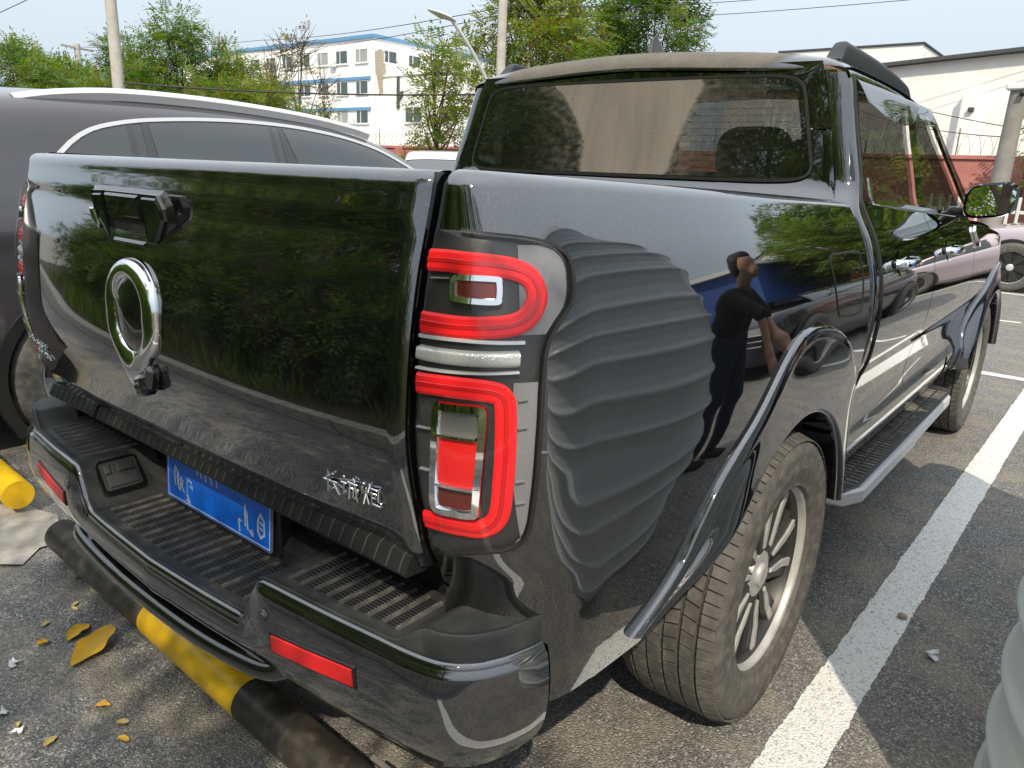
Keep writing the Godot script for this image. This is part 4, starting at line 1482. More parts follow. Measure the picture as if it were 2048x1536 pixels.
		b.sweep([sidep(1.215, -3.60, 0.002), sidep(1.17, -3.64, 0.002), sidep(1.13, -3.65, 0.002)], [V(1, 0.3, 0), V(1, 0.3, 0), V(1, 0.2, 0)], [Vector2(-0.022, 0), Vector2(-0.018, 0.012), Vector2(0.018, 0.012), Vector2(0.022, 0)])
		part("wing_badge", mk.call(b), "chrome", fw)
		# mirror
		b = MB.new()
		var mc := V(1.012, 1.352, -3.19)
		var shell := func(u: float, v: float, k: float) -> Vector3:
			var a := u * TAU
			var r := Vector2(0.094 * signf(cos(a)) * pow(absf(cos(a)), 0.55), 0.069 * signf(sin(a)) * pow(absf(sin(a)), 0.55)) * k
			r.y += 0.012 * r.x / 0.09
			return V(mc.x + r.x, mc.y + r.y, mc.z - v)
		b.grid(func(u: float, v: float):
			var ph: float = v * PI / 2
			return shell.call(u, 0.10 * sin(ph), 0.2 + 0.8 * cos(ph)) if v > 0.001 else shell.call(u, 0.0, 1.0), 40, 14, mc - V(0, 0, 0.03))
		var mi := part("door_mirror", mk.call(b), "gloss_black", tk)
		b = MB.new()
		b.grid(func(u: float, v: float): return shell.call(u, -0.004 + 0.006 * v, lerpf(1.03, 0.9, v)), 40, 2, mc - V(0, 0, 0.2))
		part("mirror_rim", mk.call(b), "chrome", mi)
		b = MB.new()
		b.grid(func(u: float, v: float):
			var g: Vector3 = shell.call(u, 0.002, 0.9 * v)
			g.z -= 0.1 * (g.y - mc.y) + 0.1 * (g.x - mc.x) - 0.006
			return g, 40, 3, mc - V(0, 0, 0.2))
		part("mirror_glass", mk.call(b), "mirror_glass", mi)
		b = MB.new()
		b.tube([V(0.83, 1.29, -3.32), V(0.9, 1.295, -3.28), V(0.97, 1.31, -3.23)], [0.028, 0.024, 0.024], 12)
		part("mirror_arm", mk.call(b), "gloss_black", mi)
		# running board
		b = MB.new()
		var ol := PackedVector2Array([Vector2(.80, 1.90), Vector2(.93, 1.93), Vector2(.968, 2.02), Vector2(.972, 2.75), Vector2(.965, 2.9), Vector2(.962, 3.60), Vector2(.92, 3.72), Vector2(.80, 3.76)])
		var xr := Transform3D(Basis(V(1, 0, 0), V(0, 0, -1), V(0, 1, 0)), Vector3.ZERO)
		b.prism(ol, 0.35, 0.405, xr, 0.008)
		var rb := part("running_board", mk.call(b), "satin_silver", tk)
		b = MB.new()
		var il := PackedVector2Array()
		for p in ol:
			il.append(Vector2(minf(p.x, 0.952), p.y) if p.x > 0.85 else p)
		b.prism(il, 0.404, 0.412, xr, 0.004)
		part("board_tread", mk.call(b), "step_plastic", rb)
		for k in 46:
			var z := -2.0 - k * 0.0355
			for row in 2:
				b = MB.new()
				b.box(V(0.872 + row * 0.048, 0.4135, z), V(0.040, 0.007, 0.016), 0.003)
				part("tread_bar", mk.call(b), "dusty_step", rb)
	# bonnet and nose
	var h := MB.new()
	h.grid(func(u: float, v: float):
		var z := lerpf(-3.62, -5.2, v)
		var x := lerpf(-0.89, 0.89, u) * (1.0 - 0.1 * smoothstep(-4.2, -5.2, z))
		return V(x, 1.25 - 0.11 * smoothstep(-3.6, -5.2, z) + 0.05 * (1.0 - pow(absf(x) / 0.89, 2.5)) - 0.06 * pow(v, 6.0), z), 30, 20, V(0, 0.8, -4.4))
	part("bonnet", h, "black_paint", tk)
	h = MB.new()
	h.grid(func(u: float, v: float):
		var a: float = (u - 0.5) * PI
		var y := lerpf(0.42, 1.13, v)
		return V(0.83 * signf(sin(a)) * pow(absf(sin(a)), 0.45), y, -5.12 - 0.2 * pow(maxf(cos(a), 0.0), 0.45)), 40, 10, V(0, 0.8, -4.4))
	part("front_bumper", h, "gloss_black", tk)

func build_wheels(tk: Node3D) -> void:
	var X := Transform3D(Basis(V(0, 0, 1), -PI / 2), Vector3.ZERO)
	var ty := MB.new()
	ty.lathe([Vector2(.246, -.105), Vector2(.262, -.118), Vector2(.30, -.131), Vector2(.335, -.1325), Vector2(.36, -.127), Vector2(.373, -.116), Vector2(.377, -.10), Vector2(.3775, 0), Vector2(.377, .10), Vector2(.373, .116), Vector2(.36, .127), Vector2(.342, .1325), Vector2(.339, .1312), Vector2(.312, .1325), Vector2(.309, .1338), Vector2(.302, .1338), Vector2(.299, .1325), Vector2(.275, .1265), Vector2(.262, .121), Vector2(.258, .124), Vector2(.252, .122), Vector2(.246, .108)], 96, X)
	var tyre_mesh := ty.mesh()
	# moulded tread: rows of blocks between the long grooves
	var tr := MB.new()
	for row in [[-.124, -.088, 84, 0.012], [-.080, -.046, 66, 0.02], [-.038, -.004, 66, -0.02], [.004, .038, 66, 0.02], [.046, .080, 66, -0.02], [.088, .124, 84, -0.012]]:
		for k in int(row[2]):
			var a0: float = TAU * k / row[2]
			var a1: float = a0 + TAU / row[2] * 0.86
			var q := []
			for e in [[row[0], a0], [row[1], a0 + row[3]], [row[1], a1 + row[3]], [row[0], a1]]:
				var ro := 0.3885 - 0.012 * pow(maxf(0.0, (absf(e[0]) - 0.085) / 0.039), 2.0)
				q.append([V(e[0], ro * sin(e[1]), ro * cos(e[1])), V(e[0] * 1.004, 0.374 * sin(e[1]), 0.374 * cos(e[1]))])
			var ctr := V(row[0], 0, 0)
			tr.flat([q[0][0], q[1][0], q[2][0], q[3][0]], Vector3.ZERO)
			var mid: Vector3 = (q[0][1] + q[1][1] + q[2][1] + q[3][1]) / 4
			for i in 4:
				tr.flat([q[i][0], q[(i + 1) % 4][0], q[(i + 1) % 4][1], q[i][1]], mid)
	var tread_mesh := tr.mesh()
	var rm := MB.new()
	rm.lathe([Vector2(.246, -.11), Vector2(.236, -.10), Vector2(.228, -.06), Vector2(.222, .03), Vector2(.23, .075), Vector2(.238, .092)], 64, X)
	rm.lathe([Vector2(.02, .02), Vector2(.21, .02)], 48, X)
	var rim_mesh := rm.mesh()
	var lp := MB.new()
	lp.lathe([Vector2(.238, .090), Vector2(.2395, .106), Vector2(.246, .112), Vector2(.251, .110), Vector2(.252, .10)], 72, X)
	var lip_mesh := lp.mesh()
	var dk := MB.new()
	dk.lathe([Vector2(.07, .03), Vector2(.165, .03), Vector2(.165, .015)], 48, X, false)
	var disc_mesh := dk.mesh()
	# one Y spoke: dark body and a machined face
	var YZ := Transform3D(Basis(V(0, 1, 0), V(0, 0, 1), V(1, 0, 0)), Vector3.ZERO)
	var sp := MB.new()
	var sf := MB.new()
	for s in [-1.0, 1.0]:
		var arm := PackedVector2Array([Vector2(.04, 0.0), Vector2(.115, 0.002 * s), Vector2(.15, 0.016 * s), Vector2(.236, 0.032 * s), Vector2(.222, 0.108 * s), Vector2(.15, 0.084 * s), Vector2(.085, 0.046 * s), Vector2(.04, 0.03 * s)])
		sp.prism(arm, 0.03, 0.078, YZ, 0.008)
		var fc := PackedVector2Array([Vector2(.075, 0.020 * s), Vector2(.12, 0.034 * s), Vector2(.16, 0.054 * s), Vector2(.23, 0.072 * s), Vector2(.224, 0.098 * s), Vector2(.152, 0.075 * s), Vector2(.09, 0.040 * s), Vector2(.075, 0.032 * s)])
		sf.prism(fc, 0.077, 0.085, YZ, 0.002)
	var spoke_mesh := sp.mesh()
	var face_mesh := sf.mesh()
	var cp := MB.new()
	cp.lathe([Vector2(0, .092), Vector2(.026, .091), Vector2(.031, .087), Vector2(.033, .08), Vector2(.062, .078), Vector2(.066, .06)], 40, X, false)
	var cap_mesh := cp.mesh()
	for w in [[0.832, AXR, 0.0], [-0.832, AXR, PI], [0.815, AXF, 0.0], [-0.815, AXF, PI]]:
		var wh := piece("wheel", rim_mesh, "rim_grey", tk, Transform3D(Basis(V(0, 1, 0), w[2]) * Basis(V(1, 0, 0), 0.35 if w[1] == AXR else 0.8), V(w[0], AY, w[1])))
		piece("tyre", tyre_mesh, "tyre", wh, Transform3D.IDENTITY)
		piece("tread", tread_mesh, "tyre", wh, Transform3D.IDENTITY)
		piece("rim_lip", lip_mesh, "rim_machined", wh, Transform3D.IDENTITY)
		piece("brake_disc", disc_mesh, "galvanised", wh, Transform3D.IDENTITY)
		for k in 5:
			var t := Transform3D(Basis(V(1, 0, 0), TAU * k / 5), Vector3.ZERO)
			piece("spoke", spoke_mesh, "rim_grey", wh, t)
			piece("spoke_face", face_mesh, "rim_machined", wh, t)
		piece("hub_cap", cap_mesh, "rim_machined", wh, Transform3D.IDENTITY)

# ---------------------------------------------------------------- plants
var LEAF_TONES := [Color(.06, .13, .024), Color(.095, .185, .034), Color(.15, .235, .045), Color(.22, .275, .055), Color(.31, .31, .065)]

func leaflet(b: MB, p: Vector3, d: Vector3, side: Vector3, l: float, w: float) -> void:
	var nn := d.cross(side).normalized()
	if nn.y < 0:
		nn = -nn
	var k := b.v.size()
	b.add(p, nn); b.add(p + d * l * 0.5 + side * w, nn); b.add(p + d * l, nn); b.add(p + d * l * 0.5 - side * w, nn)
	b.face(k, k + 1, k + 2); b.face(k, k + 2, k + 3)

func rand_dir() -> Vector3:
	var z := rng.randf_range(-1, 1)
	var a := rng.randf() * TAU
	return V(sqrt(1 - z * z) * cos(a), z, sqrt(1 - z * z) * sin(a))

func tone(shift: float) -> Color:
	var t := clampf(rng.randfn(1.9 + shift, 0.9), 0, 3.99)
	var c: Color = LEAF_TONES[int(t)].lerp(LEAF_TONES[int(t) + 1], t - int(t))
	return c * rng.randf_range(0.8, 1.2)

# sprays of paired leaflets round uneven clumps
func crown(clumps: Array, per: float, fl: float, lw: float, shift: float, pairs := 5, brown := 0.05) -> MB:
	var b := MB.new()
	for cl in clumps:
		var o: Vector3 = cl[0]
		var r: float = cl[1]
		var n := int(per * r * r)
		var sh := shift + rng.randfn(0, 0.4)
		for i in n:
			var d := rand_dir()
			d.y = d.y * 0.8 + 0.12
			var p := o + d * r * pow(rng.randf(), 0.45)
			var dir := (d + rand_dir() * 0.7 + V(0, -0.15, 0)).normalized()
			var side := dir.cross(V(0, 1, 0) + rand_dir() * 0.5).normalized()
			b.cur = tone(sh)
			if rng.randf() < brown:
				b.cur = Color(.2, .13, .05) * rng.randf_range(0.7, 1.3)
			var l := fl * rng.randf_range(0.7, 1.25)
			for k in pairs:
				var t := (k + 0.6) / pairs
				var q := p + dir * l * t + V(0, -0.18 * l * t * t, 0)
				for s in [-1.0, 1.0]:
					var ld: Vector3 = (side * s + dir * 0.45 + V(0, -0.2, 0)).normalized()
					leaflet(b, q, ld, dir, l * 0.42 * (1.05 - 0.4 * t), lw)
			leaflet(b, p + dir * l, dir, side, l * 0.35, lw)
	return b

func clump_set(base: Vector3, h: float, low: float, r: float, n: int, cr: float) -> Array:
	var a := []
	for i in n:
		var t := (i + 0.5) / n
		var y := lerpf(low, h - cr * 0.8, t)
		var env := r * (0.55 + 0.75 * sin(PI * clampf(0.15 + 0.75 * t, 0, 1))) * (1.0 if t < 0.8 else 0.65) - cr * 0.5
		var an := i * 2.4 + rng.randf() * 0.9
		var rr := maxf(env, 0.05) * sqrt(rng.randf_range(0.15, 1.0))
		a.append([base + V(rr * cos(an), y, rr * sin(an)), cr * rng.randf_range(0.7, 1.25)])
	return a

func tree(called: String, label: String, base: Vector3, h: float, low: float, r: float, sd: int, o := {}) -> void:
	rng.seed = sd
	var t := thing(called, label, o.get("category", "tree"), base, o.get("group", ""))
	var n: int = o.get("n", 16)
	var cl := clump_set(base, h, low, r, n, r * o.get("cr", 0.46))
	var b := MB.new()
	var tr: float = o.get("trunk", 0.09)
	var lean := V(rng.randfn(0, 0.05), 0, rng.randfn(0, 0.05)) * h
	var at := func(y: float) -> Vector3: return base + V(0, y, 0) + lean * pow(y / h, 1.5)
	var pts := []
	var rad := []
	for k in 9:
		var y := h * 0.92 * k / 8.0
		pts.append(at.call(y) + V(rng.randfn(0, 0.01), 0, rng.randfn(0, 0.01)) * h * 0.3)
		rad.append(tr * (1.25 if k == 0 else 1.0) * (1.0 - 0.88 * k / 8.0))
	b.tube(pts, rad, 8)
	for c in cl:
		var e: Vector3 = c[0]
		var y0: float = clampf((e.y - base.y) * 0.62, 0.3 * low, h * 0.8)
		var s: Vector3 = at.call(y0)
		b.tube([s, s.lerp(e, 0.5) + V(0, -0.04 * h, 0), e, e + (e - s) * 0.15], [tr * 0.42, tr * 0.28, tr * 0.14, tr * 0.05], 5, false)
	if o.get("bare", false):
		for c in cl:
			for k in 14:
				var d := rand_dir()
				d.y = absf(d.y) * 0.9
				var p: Vector3 = c[0] + rand_dir() * c[1] * 0.3
				b.tube([p, p + d * c[1] * 0.6 + rand_dir() * 0.05, p + d * c[1] * 1.3 + V(0, 0.1, 0)], [0.016, 0.011, 0.005], 4, false)
	part("trunk", b, "bark", t)
	var m := crown(cl, o.get("per", 210.0) * 1.5, o.get("fl", 0.42), o.get("lw", 0.024), o.get("shift", 0.0), o.get("pairs", 5), o.get("brown", 0.05))
	part("crown", m, "leaves", t)

# ---------------------------------------------------------------- cars
func plain_wheel(parent: Node3D, xf: Transform3D, r: float, blades: int, blade_mat: String) -> void:
	var X := Transform3D(Basis(V(0, 0, 1), -PI / 2), Vector3.ZERO)
	var b := MB.new()
	b.lathe([Vector2(.64 * r, -.1), Vector2(.8 * r, -.112), Vector2(.95 * r, -.105), Vector2(r, -.085), Vector2(r, -.03), Vector2(r * .985, -.026), Vector2(r * .985, -.018), Vector2(r, -.014), Vector2(r, .014), Vector2(r * .985, .018), Vector2(r * .985, .026), Vector2(r, .03), Vector2(r, .085), Vector2(.95 * r, .105), Vector2(.85 * r, .112), Vector2(.72 * r, .11), Vector2(.66 * r, .10)], 56, X)
	var w := piece("wheel", b.mesh(), "tyre", parent, xf)
	b = MB.new()
	b.lathe([Vector2(.67 * r, -.09), Vector2(.64 * r, .02), Vector2(.645 * r, .098), Vector2(.685 * r, .103), Vector2(.69 * r, .095)], 48, X)
	b.lathe([Vector2(0, .03), Vector2(.64 * r, .03)], 40, X)
	piece("rim", b.mesh(), "satin_silver", w, Transform3D.IDENTITY)
	var YZ := Transform3D(Basis(V(0, 1, 0), V(0, 0, 1), V(1, 0, 0)), Vector3.ZERO)
	b = MB.new()
	b.prism(PackedVector2Array([Vector2(.08 * r, -.06 * r), Vector2(.6 * r, -.2 * r), Vector2(.65 * r, .0), Vector2(.6 * r, .16 * r), Vector2(.08 * r, .09 * r)]), 0.04, 0.085, YZ, 0.005)
	var bm := b.mesh()
	for k in blades:
		piece("spoke", bm, blade_mat, w, Transform3D(Basis(V(1, 0, 0), TAU * k / blades), Vector3.ZERO))
	b = MB.new()
	b.lathe([Vector2(0, .094), Vector2(.12 * r, .092), Vector2(.15 * r, .08), Vector2(.2 * r, .05)], 24, X)
	piece("hub_cap", b.mesh(), "satin_silver", w, Transform3D.IDENTITY)

# a car from tables along its length (z from +L/2 at the rear to -L/2 at the front), in its own axes, then placed by xf
func car(called: String, label: String, paint: String, xf: Transform3D, L: float, W: float, deck: PackedVector2Array, roofline: PackedVector2Array, o := {}) -> Node3D:
	var t := thing(called, label, "car", xf.origin, o.get("group", ""))
	var pt := func(nm: String, b: MB, mt: String, par: Node3D) -> MeshInstance3D:
		return piece(nm, b.mesh(), mt, par, xf if par == t else Transform3D.IDENTITY)
	var hw := W / 2
	var side := PackedVector2Array([Vector2(0, .88), Vector2(.12, .955), Vector2(.35, .985), Vector2(.6, 1.0), Vector2(.8, .98), Vector2(.92, .95), Vector2(1, .9)])
	var plan := func(z: float) -> float: return hw * pow(maxf(0.0, 1.0 - pow(absf(z) / (L / 2), 7.0)), 0.34)
	var b := MB.new()
	b.grid(func(u: float, v: float) -> Vector3:
		var z := L / 2 * sin((v - 0.5) * PI) * -1.0
		var e: float = plan.call(z)
		var top := spl(deck, z)
		var s := 2.0 * u - 1.0
		var q := absf(s)
		if q > 0.35:
			var h := (1.0 - q) / 0.65
			return V(signf(s) * e * spl(side, h), 0.2 + (top - 0.2) * h, z)
		var k := q / 0.35
		return V(signf(s) * e * 0.9 * k, top + 0.045 * (1.0 - k * k) * e / hw, z), 90, 60, V(0, 0.5, 0))
	var body: MeshInstance3D = pt.call("body", b, paint, t)
	# glasshouse
	var r0: float = roofline[0].x
	var r1: float = roofline[roofline.size() - 1].x
	roofline.reverse()
	var gh := func(u: float, v: float, off: float) -> Vector3:
		# v: 0 right belt .. 1 left belt over the roof
		var z := lerpf(r0, r1, u)
		var top := spl(roofline, z)
		var low := minf(spl(deck, z), top - 0.004) - 0.02
		var s := 2.0 * v - 1.0
		var q := absf(s)
		var end: float = plan.call(clampf(z, -L / 2 * 0.93, L / 2 * 0.93)) / hw
		if q > 0.4:
			var h := (1.0 - q) / 0.6
			return V(signf(s) * (hw * 0.925 * end - 0.19 * hw * pow(h, 1.25) * clampf((top - low) / 0.5, 0.2, 1.0) + off), lerpf(low, top - 0.05, h) + off * h * 0.5, z)
		var k := q / 0.4
		return V(signf(s) * ((hw * 0.925 * end - 0.19 * hw * clampf((top - low) / 0.5, 0.2, 1.0)) * sin(k * PI / 2) + off * k), top - 0.05 * k * k + off, z)
	b = MB.new()
	b.grid(func(u: float, v: float): return gh.call(u, v, 0.0), 50, 50, V(0, 0.9, 0))
	var g: MeshInstance3D = pt.call("window_glass", b, "car_glass", t)
	b = MB.new()
	var ru: Array = o.get("roof", [0.2, 0.72])
	b.grid(func(u: float, v: float): return gh.call(lerpf(ru[0], ru[1], u), lerpf(0.262, 0.738, v), 0.007), 30, 30, V(0, 0.9, 0))
	pt.call("roof", b, paint, t)
	for p in o.get("pillars", []):
		for s in 2:
			b = MB.new()
			b.grid(func(u: float, v: float):
				var vv := lerpf(0.0, 0.27, v)
				return gh.call(lerpf(p[0], p[1], v) + (u - 0.5) * p[2], vv if s == 0 else 1.0 - vv, 0.006), 4, 12, V(0, 0.9, 0))
			pt.call("pillar", b, paint, t)
	# wheels in dark arches
	var wr: float = o.get("wheel_r", 0.34)
	for z in o.get("axles", [L * 0.29, -L * 0.3]):
		for s in [-1.0, 1.0]:
			b = MB.new()
			b.lathe([Vector2(0, 0.004), Vector2(wr * 1.12, 0.004), Vector2(wr * 1.16, -0.02)], 40, Transform3D(Basis(V(0, 0, 1), -PI / 2 * s), V(s * hw * 0.992, wr, z)))
			pt.call("wheel_arch", b, "trim_plastic", t)
			plain_wheel(t, xf * Transform3D(Basis(V(0, 1, 0), 0.0 if s > 0 else PI) * Basis(V(1, 0, 0), 0.4), V(s * (hw - 0.07), wr, z)), wr, o.get("blades", 5), o.get("blade_mat", "rim_grey"))
	# lamps and sill
	for s in [-1.0, 1.0]:
		b = MB.new()
		b.grid(func(u: float, v: float):
			var z := -L / 2 * lerpf(0.93, 0.998, u)
			return V(s * (plan.call(z) * 0.985 + 0.004), 0.62 + 0.1 * v, z - 0.006), 6, 3, V(0, 0.6, 0))
		pt.call("headlight", b, "clear_lamp", t)
		b = MB.new()
		b.grid(func(u: float, v: float):
			var z := L / 2 * lerpf(0.93, 0.998, u)
			return V(s * (plan.call(z) * 0.99 + 0.004), 0.78 + 0.1 * v, z + 0.006), 6, 3, V(0, 0.6, 0))
		pt.call("tail_lamp", b, "red_lens", t)
	return t

func build_suv() -> void:
	# dark grey estate car standing beside the truck; its right side at x = -2.27
	var t := thing("estate_car", "dark purple grey SUV with silver roof rail parked behind the tailgate", "car", V(-3.2, 0, -2.1))
	var low := PackedVector2Array([Vector2(.25, -2.36), Vector2(.4, -2.30), Vector2(.6, -2.265), Vector2(.85, -2.27), Vector2(.95, -2.28), Vector2(1.05, -2.285), Vector2(1.18, -2.32)])
	var upp := PackedVector2Array([Vector2(0, -2.32), Vector2(.4, -2.395), Vector2(.72, -2.455), Vector2(.86, -2.51), Vector2(.94, -2.60), Vector2(1.0, -2.80)])
	var roof := PackedVector2Array([Vector2(-4.4, 1.19), Vector2(-3.75, 1.2), Vector2(-3.45, 1.34), Vector2(-3.0, 1.545), Vector2(-2.6, 1.637), Vector2(-2.2, 1.675), Vector2(-1.7, 1.695), Vector2(-1.2, 1.69), Vector2(-.8, 1.67), Vector2(-.35, 1.625), Vector2(-.1, 1.56), Vector2(.03, 1.40), Vector2(.12, 1.2)])
	var pin := func(z: float) -> float: return 0.16 * pow(maxf(0.0, (z + 0.28) / 0.42), 2.0) + 0.2 * pow(maxf(0.0, (-3.7 - z) / 0.7), 2.0)
	var at := func(y: float, z: float, off: float) -> Vector3:
		var yr := maxf(spl(roof, z), 1.19)
		var x: float = spl(low, y) if y < 1.18 else spl(upp, (y - 1.18) / (yr - 1.18))
		return V(x - pin.call(z) + off, y, z)
	var arch_at := func(z: float, c: float) -> float: return 0.365 + sqrt(0.41 * 0.41 - (z - c) * (z - c)) if absf(z - c) < 0.405 else 0.25
	var b := MB.new()
	b.grid(func(u: float, v: float) -> Vector3:
		var z := lerpf(0.14, -4.38, u)
		var yr := maxf(spl(roof, z), 1.19)
		if v < 0.5:
			return at.call(lerpf(maxf(arch_at.call(z, -0.92), arch_at.call(z, -3.3)), 1.18, v / 0.5), z, 0.0)
		if v < 0.9:
			return at.call(lerpf(1.18, yr, (v - 0.5) / 0.4), z, 0.0)
		return at.call(yr, z, 0.0).lerp(V(-3.2, yr + 0.025, z), (v - 0.9) / 0.1), 160, 70, V(-3.2, 0.8, -2))
	part("body_side", b, "suv_paint", t)
	var far := MB.new()
	for i in b.v.size():
		far.v.push_back(V(-6.4 - b.v[i].x, b.v[i].y, b.v[i].z)); far.n.push_back(V(-b.n[i].x, b.n[i].y, b.n[i].z)); far.t.push_back(Vector2.ZERO); far.c.push_back(Color.WHITE)
	for i in range(0, b.ix.size(), 3):
		far.ix.append_array([b.ix[i], b.ix[i + 2], b.ix[i + 1]])
	part("body_side", far, "suv_paint", t)
	for q in [[0.145, 1], [-4.385, -1]]:
		b = MB.new()
		b.grid(func(u: float, v: float): return V(lerpf(-4.0, -2.4, u), lerpf(0.25, 1.2, v), q[0] + q[1] * 0.08 * sin(PI * u)), 12, 8, V(-3.2, 0.7, -2))
		part("end_panel", b, "suv_paint", t)
	# side windows below the curved upper line
	var up := PackedVector2Array([Vector2(-3.45, 1.235), Vector2(-3.28, 1.32), Vector2(-3.11, 1.397), Vector2(-2.88, 1.489), Vector2(-2.62, 1.548), Vector2(-2.34, 1.581), Vector2(-2.1, 1.593), Vector2(-1.75, 1.590), Vector2(-1.35, 1.559), Vector2(-1.15, 1.522), Vector2(-1.04, 1.482), Vector2(-.94, 1.412), Vector2(-.86, 1.33)])
	for w in [[-0.90, -1.24, 0.0], [-1.355, -2.055, 0.05], [-2.16, -3.36, 0.10]]:
		b = MB.new()
		b.grid(func(u: float, v: float) -> Vector3:
			var z: float = lerpf(w[0], w[1], u)
			var y := lerpf(1.2, spl(up, z) - 0.016, v)
			z += (1.55 - y) * -0.28 * (1.0 if w[0] < -2.0 else 0.3) * (1.0 - u)
			return at.call(minf(y, spl(up, z) - 0.016), z, 0.004), 30, 12, V(-3.2, 1.0, -2))
		part("side_window", b, "car_glass", t)
		b = MB.new()
		b.grid(func(u: float, v: float) -> Vector3:
			var z: float = lerpf(w[0] + 0.035, w[1] - 0.035, u)
			return at.call(lerpf(1.19, spl(up, z) - 0.006, v), z, 0.002), 30, 12, V(-3.2, 1.0, -2))
		part("window_surround", b, "gloss_black", t)
	var P := []
	var N := []
	for k in 49:
		var z := lerpf(-0.855, -3.44, k / 48.0)
		P.append(at.call(spl(up, z), z, 0.004)); N.append(V(1, 0.35, 0).normalized())
	b = MB.new()
	b.sweep(P, N, [Vector2(-0.012, 0), Vector2(-0.009, 0.007), Vector2(0.009, 0.007), Vector2(0.012, 0)])
	part("window_trim", b, "satin_silver", t)
	# roof rail
	P = []
	N = []
	for p in smooth_path([V(-2.56, 1.615, -0.80), V(-2.56, 1.652, -0.98), V(-2.56, 1.682, -1.25), V(-2.56, 1.69, -1.6), V(-2.56, 1.68, -2.0), V(-2.56, 1.655, -2.4), V(-2.55, 1.615, -2.72), V(-2.54, 1.585, -2.86)], 40):
		P.append(p); N.append(V(0.4, 1, 0).normalized())
	b = MB.new()
	b.sweep(P, N, [Vector2(-0.024, -0.03), Vector2(-0.024, 0.012), Vector2(-0.01, 0.02), Vector2(0.012, 0.02), Vector2(0.026, 0.008), Vector2(0.026, -0.03)])
	part("roof_rail", b, "satin_silver", t)
	b = MB.new()
	var sx := [V(-2.305, 1.2, -0.2), V(-2.29, 1.0, -0.12), V(-2.285, 0.8, -0.08)]
	P = []
	N = []
	for k in 30:
		var a := lerpf(-0.5, PI + 0.6, k / 29.0)
		P.append(V(-2.268, 0.365 + 0.415 * sin(a), -0.92 - 0.415 * cos(a))); N.append(V(1, 0, 0))
	b.sweep(P, N, [Vector2(-0.03, -0.01), Vector2(-0.025, 0.016), Vector2(0.025, 0.016), Vector2(0.03, -0.01)])
	part("arch_trim", b, "trim_plastic", t)
	for w in [[-2.37, -0.92, 0.0], [-4.03, -0.92, PI], [-2.37, -3.3, 0.0], [-4.03, -3.3, PI]]:
		plain_wheel(t, Transform3D(Basis(V(0, 1, 0), w[2]), V(w[0], 0.365, w[1])), 0.365, 5, "rim_grey")
		b = MB.new()
		var sg := 1.0 if w[0] > -3 else -1.0
		b.grid(func(u: float, v: float): return V(w[0] - sg * (0.35 - 0.46 * v), 0.365 + 0.405 * sin(lerpf(-0.2, PI + 0.2, u)), w[1] + 0.405 * cos(lerpf(-0.2, PI + 0.2, u))), 30, 2, V(w[0], 3, w[1]))
		b.grid(func(u: float, v: float): return V(w[0] - sg * 0.3, 0.365 + 0.41 * v * sin(u * TAU), w[1] + 0.41 * v * cos(u * TAU)), 30, 2, V(-3.2, 0.4, w[1]))
		part("wheel_arch", b, "dark", t)

